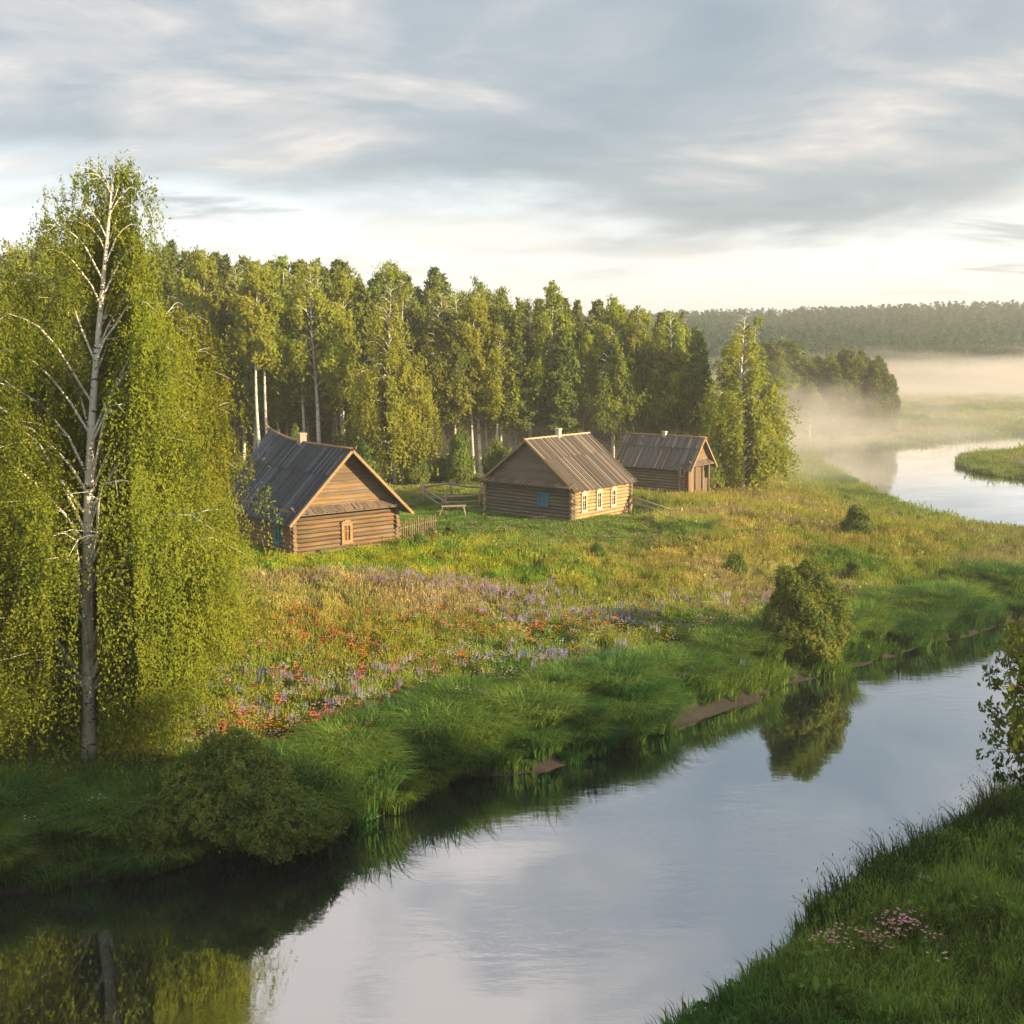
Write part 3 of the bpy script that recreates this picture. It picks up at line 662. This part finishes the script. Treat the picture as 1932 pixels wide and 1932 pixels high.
# shrubs
def shrub_parts(seed, lobes, n_, lsize, droop=.3):
    rs = np.random.RandomState(seed); C_ = []; paths = []; rg = random.Random(seed)
    for (cx, cy, cz, rx, ry, rz_, wt) in lobes:
        m = int(n_ * wt); ns = max(8, m // 14); u = rs.normal(size=(ns, 3)); u /= np.linalg.norm(u, axis=1)[:, None]; rad = rs.uniform(.35, 1.0, (ns, 1)) ** .55 * (1 + .16 * np.sin(u[:, :1] * 5 + u[:, 2:] * 4 + seed))
        p = u * rad * np.array([rx, ry, rz_]) + np.array([cx, cy, cz])
        q = np.repeat(p, 14, 0); t = rs.rand(len(q), 1); dirs = np.repeat(u * [1, 1, .3], 14, 0); q = q + dirs * t * .35 * rz_ * .5 + np.array([0, 0, -droop]) * t * t; q += rs.normal(size=q.shape) * lsize * .9; C_.append(q)
        for k in range(7): 
            e = Vector(p[rg.randrange(ns)]); paths.append(([Vector((cx * .3 + rg.uniform(-.2, .2), cy * .3, -.1)), Vector((cx * .8, cy * .8, cz * .6)), e], [.05, .03, .008]))
    c = np.concatenate(C_); c = c[c[:, 2] > .02]
    return tubes_mesh('stem', paths, 5), leaves_mesh('foliage', c, lsize, rs, 2.2, .2, c - np.array([0, 0, .4]))
def add_shrub(parts, x, y, label, ml, scale=1.0, rz=0.0, group=None, name='shrub', dz=-.05):
    root = empty(name, (x, y, hz(x, y) + dz), rz); root.scale = (scale,) * 3 if not isinstance(scale, tuple) else scale; tag(root, label, 'shrub', group)
    link('stem', parts[0], root, M_BARK); link('foliage', parts[1], root, ml); return root
wx, wy = 12.2, 45.0
sp1 = shrub_parts(71, [(-.1, .1, 2.55, 1.1, 1.05, 1.6, .33), (.45, 0, 1.9, 1.2, 1.1, 1.4, .22), (.35, 0, 1.1, 1.5, 1.3, 1.15, .27), (-.55, 0, 1.2, 1.2, 1.1, 1.25, .18)], 170000, .044, .15)
add_shrub(sp1, wx, wy, 'tall two-lobed willow shrub at the water edge with sunlit top, mirrored in the river', M_LEAF_W, name='willow_shrub')
sp2 = shrub_parts(72, [(.2, 0, 1.4, 1.5, 1.3, 1.3, .28), (1.5, -.5, .8, 1.2, 1.0, .9, .16), (-1.5, -.3, .75, 1.4, 1.2, .8, .16), (.1, .6, 2.2, .8, .8, .8, .10), (.9, .2, 1.8, .7, .7, .75, .08), (-.7, .1, 1.6, .75, .7, .8, .08), (-2.3, .4, .5, 1.0, 1.0, .6, .07), (2.3, -.2, .5, .8, .8, .6, .07)], 150000, .042, .15)
xb, yb = unproj(430, 1585, .9)
add_shrub(sp2, xb - .5, yb + 1.3, 'wide fine-leaved grey-green willow shrub on the shaded bank at the lower left', M_LEAF_W, (1.05, 1.1, .92), name='willow_shrub')
sp3 = shrub_parts(73, [(0, 0, .6, .7, .7, .6, .6), (0, 0, 1.1, .45, .45, .55, .4)], 18000, .042, .1)
for (Xd, Yd, s, ml, lab) in [
    (1388, 1072, .85, M_LEAF_W, 'small dark pointed shrub in the meadow left of the willow shrub'),
    (1618, 1010, 1.3, M_LEAF_B, 'yellow lit shrub in the golden meadow above the low dark shrub'),
    (1612, 1072, .85, M_LEAF_W, 'low dark shrub in the meadow right of the willow shrub top'),
    (1128, 1060, .7, M_LEAF_B, 'little round yellow-green shrub in the meadow before the middle house'),
    (1700, 945, .5, M_LEAF_W, 'left one of the shrubs on the shore of the far bend'),
    (1735, 955, .55, M_LEAF_W, 'middle one of the shrubs on the shore of the far bend'),
    (1772, 962, .55, M_LEAF_W, 'right one of the shrubs on the shore of the far bend'),
    (852, 1040, .7, M_LEAF_B, 'leafy yellow-green shrub before the picket fence end'),
    (790, 1052, .6, M_LEAF_B, 'small leafy shrub under the right corner of the nearest house'),
    (1430, 890, 1.2, M_LEAF_B, 'misty bush right of the isolated birch trunk'),
    (1345, 895, 1.0, M_LEAF_B, 'misty bush between the smallest house and the isolated birch')]:
    x, y = unproj(Xd, Yd, 2.0); add_shrub(sp3, x, y, lab, ml, s, Xd * .37)

for k, (Xd, y) in enumerate([(455, 89), (560, 90), (690, 89), (790, 90), (835, 92), (868, 90), (935, 92), (960, 91), (1150, 96), (1345, 92), (1425, 98), (1450, 112)]):
    x = at_dist(Xd, y); add_shrub(sp3, x, y, 'young leafy undergrowth bush at the forest edge, ' + ['behind the dark roof end', 'left of the brick chimney line', 'left foot of the widest birch', 'right foot of the widest birch', 'two steps right of the widest birch', 'left of the lone bare trunk', 'right of the lone bare trunk', 'by the middle house roof edge', 'in the gap before the smallest house', 'at the smallest house porch', 'right of the isolated birch', 'farthest right in the mist'][k], M_LEAF_D if k % 3 else M_LEAF_B, (1.5, 1.4, 1.3 + .5 * ((k * 7) % 4)), k * 1.1)
# ------------------------------------------------------------------ distant forest on the hill: one mass nobody could count
rs = np.random.RandomState(9); pts = []
for _ in range(1):
    n_ = 7000; y = 320 + (rs.rand(n_) ** .9) * 420; x = (rs.rand(n_) * .62 + .02) * y
    keep = sdist(x, y) > 4; x, y = x[keep], y[keep]
z = height(x, y); Hh = rs.uniform(7, 17, len(x)); V = []
base = rs.normal(size=(34, 3)); base /= np.linalg.norm(base, axis=1)[:, None]
ctr = []; nrs = []
for k in range(100):
    f = rs.rand(len(x)) ** .8; rad = (1 - f) ** .6 * 3.0 + .4; az = rs.rand(len(x)) * 6.283
    ctr.append(np.stack([x + np.cos(az) * rad * rs.rand(len(x)) ** .4, y + np.sin(az) * rad, z + 1.5 + f * (Hh - 1.5)], 1)); nrs.append(np.stack([np.cos(az), np.sin(az), .7 + 0 * az], 1))
dfm = leaves_mesh('distant_forest', np.concatenate(ctr), .85, rs, 1.4, .3, np.concatenate(nrs))
tag(link('distant_forest', dfm, None, M_LEAF_FAR), kind='stuff', label='far blue-green forest covering the hill on the right horizon', cat='forest')

# ------------------------------------------------------------------ grass and flowers (ground cover: stuff)
def blades(name, nb, hgt_, rad, wd, arch, seed, tip=None, headr=0.0):
    rs = np.random.RandomState(seed); V = []; Fc = []; T = []
    for i in range(nb):
        a = rs.rand() * 6.283; r = rad * math.sqrt(rs.rand()); x, y = r * math.cos(a), r * math.sin(a); h = hgt_ * rs.uniform(.55, 1.1)
        oa = a + rs.normal() * .7; ar = arch * h * rs.uniform(.3, 1.2); w_ = wd * rs.uniform(.7, 1.3); pa = oa + 1.57 + rs.normal() * .5
        sx, sy = math.cos(pa) * w_, math.sin(pa) * w_; b = len(V); segs = ((0, 0, 1), (.35, .12, .9), (.72, .45, .65))
        for (t, k, ww) in segs:
            px_, py_, pz = x + math.cos(oa) * ar * k, y + math.sin(oa) * ar * k, h * t * (1 - .25 * arch * k); V += [(px_ - sx*ww, py_ - sy*ww, pz), (px_ + sx*ww, py_ + sy*ww, pz)]
        V.append((x + math.cos(oa) * ar, y + math.sin(oa) * ar, h * (1 - .35 * arch))); Fc += [(b, b+1, b+3, b+2), (b+2, b+3, b+5, b+4), (b+4, b+5, b+6)]
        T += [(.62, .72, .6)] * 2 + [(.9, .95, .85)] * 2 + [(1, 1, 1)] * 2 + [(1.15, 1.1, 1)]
        if headr and i % 2 == 0:
            tp = Vector(V[-1]); b = len(V); q = headr * rs.uniform(.7, 1.3)
            V += [tuple(tp + Vector((0, 0, -q*1.2))), tuple(tp + Vector((q*.5, 0, q*.5))), tuple(tp + Vector((0, 0, q*2.2))), tuple(tp + Vector((-q*.5, 0, q*.5))), tuple(tp + Vector((0, q*.5, q*.5))), tuple(tp + Vector((0, -q*.5, q*.5)))]
            Fc += [(b, b+1, b+2, b+3), (b, b+4, b+2, b+5)]; T += [tip or (1, 1, 1)] * 6
    me = bpy.data.meshes.new(name); me.from_pydata(V, [], Fc)
    at = me.color_attributes.new('tint', 'FLOAT_COLOR', 'POINT'); at.data.foreach_set('color', np.array([[*t, 1] for t in T], np.float32).ravel()); me.update(); return me
def herb(name, nl, hgt_, rad, ls, seed):
    rs = np.random.RandomState(seed); u = rs.normal(size=(nl, 3)); u /= np.linalg.norm(u, axis=1)[:, None]; u[:, 2] = abs(u[:, 2])
    c = u * rs.uniform(.5, 1, (nl, 1)) * np.array([rad, rad, hgt_]); me = leaves_mesh(name, c, ls, rs, 1.8, -.6)
    at = me.color_attributes.new('tint', 'FLOAT_COLOR', 'POINT'); at.data.foreach_set('color', np.ones((len(me.vertices), 4), np.float32).ravel()); return me
def flower(name, n_, hgt_, rad, ps, seed, spike=False):
    rs = np.random.RandomState(seed); V = []; Fc = []; T = []
    for i in range(n_):
        a = rs.rand() * 6.283; r = rad * math.sqrt(rs.rand()); x, y = r * math.cos(a), r * math.sin(a); h = hgt_ * rs.uniform(.75, 1.15); b = len(V)
        V += [(x*.6-.006, y*.6, 0), (x*.6+.006, y*.6, 0), (x+.004, y, h), (x-.004, y, h)]; Fc.append((b, b+1, b+2, b+3)); T += [(.12, .25, .06)] * 4
        for k in range(6 if spike else 1):
            zz_ = h + (k * ps * .8 if spike else 0); s_ = ps * (1 - .12 * k)
            for j in range(4 if spike else 6):
                az = j * (1.57 if spike else 1.047) + rs.rand() * .4 + k; c_, s2 = math.cos(az), math.sin(az); b = len(V); up_ = .5
                V += [(x, y, zz_), (x + (c_*.5 - s2*.35) * s_, y + (s2*.5 + c_*.35) * s_, zz_ + s_*up_*.5), (x + c_*s_, y + s2*s_, zz_ + s_*up_), (x + (c_*.5 + s2*.35) * s_, y + (s2*.5 - c_*.35) * s_, zz_ + s_*up_*.5)]
                Fc.append((b, b+1, b+2, b+3)); T += [(1, 1, 1)] * 4
    me = bpy.data.meshes.new(name); me.from_pydata(V, [], Fc)
    at = me.color_attributes.new('tint', 'FLOAT_COLOR', 'POINT'); at.data.foreach_set('color', np.array([[*t, 1] for t in T], np.float32).ravel()); me.update(); return me
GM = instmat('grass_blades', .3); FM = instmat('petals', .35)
def scatter(name, mesh, mat, P_, S_, Rz, COL, label, cat, tilt=None):
    """points carrying scale, rotation and colour; one object, instanced in its own node tree"""
    mesh.materials.append(mat)
    pc = bpy.data.objects.new(name + '_clump', mesh)
    col_ = bpy.data.collections.new(name + '_source'); col_.objects.link(pc)
    me = bpy.data.meshes.new(name); me.vertices.add(len(P_)); me.vertices.foreach_set('co', P_.astype(np.float32).ravel())
    a = me.attributes.new('scl', 'FLOAT_VECTOR', 'POINT'); a.data.foreach_set('vector', S_.astype(np.float32).ravel())
    rot = np.zeros((len(P_), 3), np.float32); rot[:, 2] = Rz
    if tilt is not None: rot[:, :2] = tilt
    a = me.attributes.new('rot', 'FLOAT_VECTOR', 'POINT'); a.data.foreach_set('vector', rot.ravel())
    a = me.attributes.new('col', 'FLOAT_COLOR', 'POINT'); a.data.foreach_set('color', np.c_[COL, np.ones(len(P_))].astype(np.float32).ravel())
    me.update(); o = link(name, me); tag(o, label, cat, kind='stuff')
    ng = bpy.data.node_groups.new(name, 'GeometryNodeTree')
    ng.interface.new_socket('Geometry', in_out='INPUT', socket_type='NodeSocketGeometry'); ng.interface.new_socket('Geometry', in_out='OUTPUT', socket_type='NodeSocketGeometry')
    gi = ng.nodes.new('NodeGroupInput'); go = ng.nodes.new('NodeGroupOutput'); ip = ng.nodes.new('GeometryNodeInstanceOnPoints')
    oi = ng.nodes.new('GeometryNodeObjectInfo'); oi.inputs['Object'].default_value = pc
    def attr(nm):
        q = ng.nodes.new('GeometryNodeInputNamedAttribute'); q.data_type = 'FLOAT_VECTOR'; q.inputs[0].default_value = nm; return q.outputs[0]
    e2r = ng.nodes.new('FunctionNodeEulerToRotation'); L = ng.links.new
    L(gi.outputs[0], ip.inputs['Points']); L(oi.outputs['Geometry'], ip.inputs['Instance']); L(attr('rot'), e2r.inputs[0]); L(e2r.outputs[0], ip.inputs['Rotation']); L(attr('scl'), ip.inputs['Scale']); L(ip.outputs[0], go.inputs[0])
    md = o.modifiers.new('scatter', 'NODES'); md.node_group = ng; return o

rs = np.random.RandomState(101)
def sample(n_, y0, y1, xk=.54, xo=3.0):
    y = y0 + (y1 - y0) * rs.rand(n_); x = (rs.rand(n_) * 2 - 1) * (xk * y + xo); return x, y
bands = [(16, 30, 16), (30, 45, 15), (45, 62, 11), (62, 82, 7.5), (82, 115, 4.5), (115, 160, 1.6), (160, 260, .5)]
gxs, gys = [], []
for (y0, y1, dens) in bands:
    area = (y1 - y0) * 2 * (.54 * (y0 + y1) / 2 + 3); x, y = sample(int(area * dens), y0, y1); gxs.append(x); gys.append(y)
gx_ = np.concatenate(gxs); gy_ = np.concatenate(gys)
def inside_house(x, y, org, ang, W, L, m=.12):
    dx = x - org[0]; dy = y - org[1]; u = dx * math.cos(ang) + dy * math.sin(ang); v = -dx * math.sin(ang) + dy * math.cos(ang)
    return (u > -m) & (u < W + m) & (v > -m) & (v < L + m)
def freeplace(x, y):
    return ~(inside_house(x, y, (-11.563, 57.297), .664, 6.37, 8.06) | inside_house(x, y, c2, a2, 7.357, 6.63) | inside_house(x, y, (13.66, 84.446), .907, 3.365, 6.328))
d = sdist(gx_, gy_); k = (d > .1) & freeplace(gx_, gy_)
# bare muddy strips at the water's edge
mud1 = (gx_ > 5.3) & (gx_ < 9.9) & (d < .45) & (gy_ > 35) & (gy_ < 43); mud2 = (gx_ > -2.9) & (gx_ < -.6) & (d < .35) & (gy_ > 30) & (gy_ < 36)
k &= ~(mud1 | mud2); gx_, gy_, d = gx_[k], gy_[k], d[k]
gz_ = height(gx_, gy_, d)
so = south_of(gx_, gy_)
n1 = fbm(gx_, gy_, .22, 2); n2 = fbm(gx_, gy_, .10, 30); n3 = vnoise(gx_, gy_, .9, 55)
def L3(a, b, t): return np.asarray(a) * (1 - t[:, None]) + np.asarray(b) * t[:, None]
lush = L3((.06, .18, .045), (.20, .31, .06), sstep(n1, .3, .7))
gold = L3((.28, .33, .055), (.50, .46, .14), sstep(n3, .2, .8))
pink = L3((.48, .43, .24), (.42, .44, .15), sstep(n1, .35, .65))
olive = L3((.13, .26, .04), (.30, .38, .06), sstep(n1, .35, .65))
bright = L3((.18, .34, .035), (.42, .48, .05), sstep(n3, .3, .8))
lawn = L3((.13, .25, .05), (.22, .32, .06), sstep(n1, .3, .7))
col = olive.copy()
def blend(c, w_): 
    global col
    col = col * (1 - w_[:, None]) + c * w_[:, None]
# golden and pinkish tall grass in drifts across the meadow
blend(gold, sstep(n2, .42, .58) * .9 * (.35 + .65 * sstep(gy_, 43, 48))); blend(pink, sstep(fbm(gx_, gy_, .13, 71), .52, .66) * sstep(gy_, 40, 55))
near_left = sstep(gx_, 4, -4) * sstep(gy_, 46.5, 48.5) * (1 - sstep(gy_, 52.5, 54)); blend(pink, near_left * .8)
veg = sstep(gy_, 52.3, 53.8) * (1 - sstep(gy_, 58, 64)) * sstep(gx_, 8, -1) ; blend(bright, veg)
h1d = np.hypot(gx_ + 7, gy_ - 66); h2d = np.hypot(gx_ - 1, gy_ - 77); hd = np.minimum(np.minimum(h1d, h2d + 1), np.hypot(gx_ - 3, gy_ - 67) + 4)
lw = (1 - sstep(hd, 8, 13)) * sstep(gy_, 60, 64); blend(lawn, lw)
blend(lawn, sstep(gy_, 84, 92) * (1 - sstep(gx_, 5, 14)) * .9)
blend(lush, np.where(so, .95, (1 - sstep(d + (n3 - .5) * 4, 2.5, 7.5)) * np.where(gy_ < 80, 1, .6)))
blend(lawn, sstep(gx_, 20, 30) * .35)
val = rs.uniform(.6, 1.35, (len(gx_), 1)) * (.75 + .5 * vnoise(gx_, gy_, 1.6, 91))[:, None]; col = np.clip(col * val, 0, .8)
bank = ~so & (d < 4.5) & (gy_ < 75); short = (lw > .5) | ((gy_ > 84) & (gx_ < 12))
far_k = 1 + sstep(gy_, 55, 110) * .8 + sstep(gy_, 110, 200) * 1.6
P_all = np.stack([gx_, gy_, gz_ - .03], 1); rz = rs.rand(len(gx_)) * 6.283
def put(name, mesh, mask, s0, s1, hs, label, mat=GM, cat='grass', c=None):
    i = np.where(mask)[0]; s = rs.uniform(s0, s1, len(i)) * far_k[i]; S = np.stack([s, s, s * (rs.uniform(.8, 1.2, len(i)) * hs) / np.sqrt(far_k[i])], 1)
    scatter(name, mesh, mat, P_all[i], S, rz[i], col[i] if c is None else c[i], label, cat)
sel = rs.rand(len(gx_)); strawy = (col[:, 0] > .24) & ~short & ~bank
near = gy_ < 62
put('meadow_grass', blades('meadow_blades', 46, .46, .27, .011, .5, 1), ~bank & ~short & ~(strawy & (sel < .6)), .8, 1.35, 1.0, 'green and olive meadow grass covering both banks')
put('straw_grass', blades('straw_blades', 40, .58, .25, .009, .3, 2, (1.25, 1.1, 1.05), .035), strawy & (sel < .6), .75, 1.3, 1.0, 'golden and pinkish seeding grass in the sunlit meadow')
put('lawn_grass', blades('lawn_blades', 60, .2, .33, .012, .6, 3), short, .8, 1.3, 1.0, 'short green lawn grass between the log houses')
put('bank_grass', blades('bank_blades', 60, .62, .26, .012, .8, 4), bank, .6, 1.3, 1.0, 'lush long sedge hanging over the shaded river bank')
# rounded tussocks of longer sedge along the shore
tn = 330; ti = np.interp(rs.rand(tn), np.linspace(0, 1, len(NSH) - 6), np.arange(3, len(NSH) - 3)); tx = np.interp(ti, np.arange(len(NSH)), _nx); ty = np.interp(ti, np.arange(len(NSH)), _ny) + rs.uniform(.2, 4.5, tn) ** 1.0
td = sdist(tx, ty); kk = (td > .3) & ~((tx > 5.2) & (tx < 9.9) & (td < 1.3)); tx, ty, td = tx[kk], ty[kk], td[kk]
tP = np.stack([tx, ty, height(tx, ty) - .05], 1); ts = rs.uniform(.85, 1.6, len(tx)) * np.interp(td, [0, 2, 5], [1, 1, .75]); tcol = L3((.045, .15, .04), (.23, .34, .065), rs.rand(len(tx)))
scatter('sedge_tussocks', blades('tussock_blades', 900, .95, .62, .011, .95, 6), GM, tP, np.stack([ts, ts, ts * rs.uniform(.75, 1.25, len(tx))], 1), rs.rand(len(tx)) * 6.28, tcol, 'rounded clumps of long drooping sedge along the water edge', 'grass')
# broad leaved herbs
hm = (rs.rand(len(gx_)) < np.where(so, .16, np.where(veg > .4, .30, .07))) & ~short & (gy_ < 85)
put('meadow_herbs', herb('herb_leaves', 60, .42, .28, .09, 7), hm, .7, 1.3, 1.0, 'leafy herbs and low weeds growing through the meadow', c=np.clip(col * 1.05, 0, .6))

# flowers
def flowers(name, spots, color, label, mesh, n_, mat=FM, spreadx=1.6):
    P_ = []; cc = []
    for (Xd, Yd, rx, ry, cnt_) in spots:
        x0, y0 = unproj(Xd, Yd, 2.2); cnt_ = max(3, int(cnt_ * (.75 if 'violet' in name else (1.0 if 'blue' in name else (1.3 if 'red' in name else 2.4))))); g = rs.normal(size=(cnt_, 2)) * np.array([rx, ry]) * 1.5; g *= np.where(rs.rand(cnt_, 1) < .25, 2.0, 1.0); P_.append(np.stack([x0 + g[:, 0], y0 + g[:, 1]], 1))
    P_ = np.concatenate(P_); dd = sdist(P_[:, 0], P_[:, 1]); P_ = P_[(dd > 1) & freeplace(P_[:, 0], P_[:, 1])]; z_ = height(P_[:, 0], P_[:, 1]); m_ = len(P_)
    s = rs.uniform(.65, 1.35, m_); c_ = np.asarray(color) * rs.uniform(.75, 1.2, (m_, 1)) + rs.uniform(-.07, .07, (m_, 3)); c_ = np.clip(c_, .01, .9)
    scatter(name, mesh, mat, np.c_[P_, z_], np.stack([s, s, s ** .4], 1), rs.rand(m_) * 6.28, c_, label, 'flowers')
fl = flower('poppy_heads', 6, .55, .22, .065, 11); sp_ = flower('lupin_heads', 6, .50, .22, .052, 12, True); dz_ = flower('daisy_heads', 7, .54, .28, .035, 13)
flowers('red_flowers', [(520, 1195, 1.5, .8, 34), (570, 1190, 1.0, .6, 22), (440, 1205, .6, .4, 10), (495, 1340, .7, .35, 24), (600, 1325, 1.2, .5, 26), (470, 1295, .5, .3, 8), (620, 1160, 1.0, .7, 12), (560, 1245, 1, .6, 14), (700, 1240, 1.0, .5, 12), (850, 1160, 1.4, .8, 16), (1050, 1155, .8, .4, 18), (720, 1290, 1, .5, 10), (1310, 1120, 2, 1, 10)],
        (.74, .20, .12), 'red and coral poppies in patches across the left meadow', fl, 0)
flowers('orange_flowers', [(600, 1330, 1.3, .5, 40), (690, 1330, .8, .4, 20), (500, 1180, 1.5, .8, 20), (720, 1195, 1.5, .8, 16), (950, 1165, 2, 1, 20)], (.80, .30, .03), 'orange blossoms glowing among the left meadow grass', flower('marigold_heads', 5, .46, .22, .05, 14), 0)
flowers('yellow_flowers', [(850, 1320, 1.8, .8, 90), (900, 1310, 1.2, .5, 40), (370, 1365, 2.0, .8, 60), (250, 1385, 1.5, .8, 50), (560, 1400, 2.5, .7, 24), (420, 1420, 2.0, .6, 16), (700, 1190, 2.0, 1.0, 50), (800, 1200, 2.5, 1.2, 50), (750, 1060, 2.5, .8, 70), (870, 1040, 2.5, 1.2, 70), (1050, 1150, 3, 1.2, 50), (1350, 1160, 3, 1.0, 80), (560, 1075, 2.5, .6, 40), (1440, 1060, 4, 2, 40), (1620, 1000, 4, 3, 50)],
        (.72, .50, .03), 'yellow blossoms spread over the sunlit meadow', flower('buttercup_heads', 7, .46, .25, .04, 15), 0)
flowers('violet_flowers', [(600, 1265, 1.2, .6, 40), (680, 1290, 1.6, .6, 60), (740, 1320, 1.0, .5, 30), (470, 1245, .5, .4, 12), (740, 1240, .6, .4, 16), (400, 1310, 1.2, .5, 16), (870, 1110, 2.4, .7, 70), (930, 1115, 1.4, .5, 40), (1110, 1140, 1.5, .4, 50), (1200, 1195, 1.6, .5, 50), (960, 1215, 1.2, .4, 22), (1150, 1220, 1.2, .5, 20), (1320, 1110, 2, .6, 36), (1340, 1235, 1.0, .3, 14), (1550, 938, 4.5, 1.5, 110), (1240, 1195, .8, .4, 24), (780, 1110, 1.5, .5, 24)],
        (.54, .45, .66), 'violet lupins and bellflowers in drifts across the meadow', sp_, 0)
flowers('blue_flowers', [(1225, 1195, 1.3, .4, 40), (1115, 1143, 1.1, .3, 26), (690, 1300, 1.8, .7, 30), (950, 1212, 1.0, .4, 18), (1345, 1228, .9, .3, 10), (640, 1240, 1, .4, 10), (345, 1500, .4, .3, 4)], (.20, .26, .70), 'blue cornflowers in small patches of the meadow', flower('cornflower_heads', 5, .46, .2, .042, 16, True), 0)
flowers('pink_flowers', [(700, 1300, 2.0, .9, 40), (780, 1330, 1.2, .6, 24), (540, 1305, 1.2, .5, 16), (420, 1310, 1.0, .4, 12), (1030, 1130, 2.0, .8, 60), (1000, 1245, 1.4, .6, 30), (620, 1150, 1.4, .5, 18), (1150, 1030, 6, 2, 120), (1350, 1000, 6, 2.5, 120), (1300, 1130, 3, 1, 60), (1250, 1060, 5, 2, 80), (1655, 1685, .30, .12, 11), (1560, 1690, .15, .1, 3), (1725, 1675, .15, .1, 4)],
        (.78, .46, .46), 'pink blossoms dotted over the meadow and the near right bank', flower('campion_heads', 6, .48, .24, .04, 17), 0)
flowers('white_flowers', [(650, 1270, 4, 2.0, 80), (900, 1250, 5, 2, 70), (700, 1350, 3, 1, 50), (450, 1420, 2.5, 1, 16), (1100, 1180, 5, 2, 80), (300, 1360, 2, 1, 20), (1250, 1140, 4, 1.5, 60), (380, 1470, 1.2, .4, 8)], (.72, .70, .64), 'tiny white daisies scattered through the meadow', dz_, 0)
# tall dark weeds on the crest of the near bank
nb = 200; tt = rs.rand(nb); qx = np.interp(tt, [0, .12, .35, .6, 1], [5.7, 7.1, 9.3, 12.0, 17]); qy = np.interp(tt, [0, .12, .35, .6, 1], [22.4, 24.2, 26.4, 29.0, 32.4]) + rs.uniform(-1.9, -.1, nb); qd = sdist(qx, qy); q = (qd > .2) & (vnoise(qx, qy, 1.1, 12) > .42)
wx2 = rs.uniform(3, 17, 400); wy2 = rs.uniform(18, 31, 400); wd2 = sdist(wx2, wy2); kw = (wd2 > .4) & south_of(wx2, wy2) & (vnoise(wx2, wy2, .7, 44) > .5)
qx = np.concatenate([qx[q], wx2[kw]]); qy = np.concatenate([qy[q], wy2[kw]])
P_ = np.stack([qx, qy, height(qx, qy) - .05], 1); s = rs.uniform(.35, 1.2, len(qx)); s[q.sum():] *= .6
scatter('bank_weeds', blades('weed_blades', 30, 1.1, .30, .014, .6, 8, (1, .8, .6), .022), GM, P_, np.stack([s, s, s], 1), rs.rand(len(P_)) * 6.28, L3((.03, .07, .02), (.07, .12, .03), rs.rand(len(P_))), 'tall dark weeds standing on the crest of the near right bank', 'weeds')

# ------------------------------------------------------------------ air
def volmat(name, colr, dens, aniso=.3):
    m, n = material(name); v = n.n('ShaderNodeVolumePrincipled', i={'Color': (*colr, 1), 'Density': dens, 'Anisotropy': aniso}); n.n('ShaderNodeOutputMaterial', i={'Volume': v.outputs[0]}); return m
hb = MB().box(-905, 1505, -165, 1505, -3, 62)
hz_o = hb.build('haze', volmat('haze_air', (.93, .93, .92), .0007, .3)); tag(hz_o, 'thin pale morning haze filling the valley', 'haze', kind='stuff')
def mist(cx, cy, cz, rx, ry, rz_, dens, label, seed=0):
    nu, nv = 32, 16; V = [(math.sin(math.pi*i/nv)*math.cos(2*math.pi*j/nu), math.sin(math.pi*i/nv)*math.sin(2*math.pi*j/nu), math.cos(math.pi*i/nv)) for i in range(nv + 1) for j in range(nu)]
    Fc = [(i*nu + j, (i+1)*nu + j, (i+1)*nu + (j+1) % nu, i*nu + (j+1) % nu) for i in range(nv) for j in range(nu)]
    me = bpy.data.meshes.new('mist'); me.from_pydata(V, [], Fc); me.update()
    m, n = material('mist_air'); tc = n.n('ShaderNodeTexCoord').outputs['Object']
    ln_ = n.n('ShaderNodeVectorMath', operation='LENGTH', i={0: tc}).outputs['Value']
    ns = n.noise(n.map(tc, (rx / max(9, rx / 5), ry / max(9, ry / 4), rz_ / 4), (seed * 3.1, seed, 0)), 1.0, 3, .55)
    fall = n.math('SUBTRACT', 1.0, n.step(n.math('ADD', ln_, n.math('MULTIPLY', n.math('SUBTRACT', .5, ns), 1.3)), .1, .9), clamp=True)
    d_ = n.math('MULTIPLY', fall, dens)
    v = n.n('ShaderNodeVolumePrincipled', i={'Color': (.99, .97, .95, 1), 'Density': d_, 'Anisotropy': .2}); n.n('ShaderNodeOutputMaterial', i={'Volume': v.outputs[0]})
    o = link('mist', me, None, m); o.location = (cx, cy, cz); o.scale = (rx, ry, rz_); tag(o, label, 'mist', kind='stuff'); return o
mist(38, 143, 3.0, 25, 19, 8.5, .034, 'bright bank of river mist before the far wood', 1)
mist(22, 108, 3.0, 24, 13, 11, .042, 'golden mist around the isolated birch', 2)
mist(-2, 98, 2.6, 32, 11, 8.0, .036, 'low mist at the forest foot behind the middle house', 3)
mist(135, 250, 1.5, 150, 95, 15, .034, 'low white fog over the far river valley', 4)
mist(62, 158, 2.0, 26, 18, 6.5, .022, 'thin mist lying on the far bend of the river', 7)

# ------------------------------------------------------------------ ordinals for look-alike trees, counted from the left of the view
words = ['leftmost', 'second from left', 'third from left', 'fourth from left', 'fifth from left', 'sixth from left', 'seventh from left', 'eighth from left', 'ninth from left', 'tenth from left', 'eleventh from left', 'twelfth from left', 'thirteenth from left', 'fourteenth from left', 'fifteenth from left', 'rightmost']
byl = {}
for o in bpy.data.objects:
    if o.get('label') and o.parent is None and o.get('group', '').startswith(('forest trees', 'far wood', 'alders')): byl.setdefault(o['label'], []).append(o)
for lb, L_ in byl.items():
    if len(L_) > 1:
        for k, o in enumerate(sorted(L_, key=lambda q: q.location.x / q.location.y)): o['label'] = lb + ', ' + words[min(k, 15)]
    for o in L_: o['group'] = 'trees of the forest behind the houses' if o['group'].startswith('forest') else ('trees of the far wood' if o['group'].startswith('far') else o['group'])
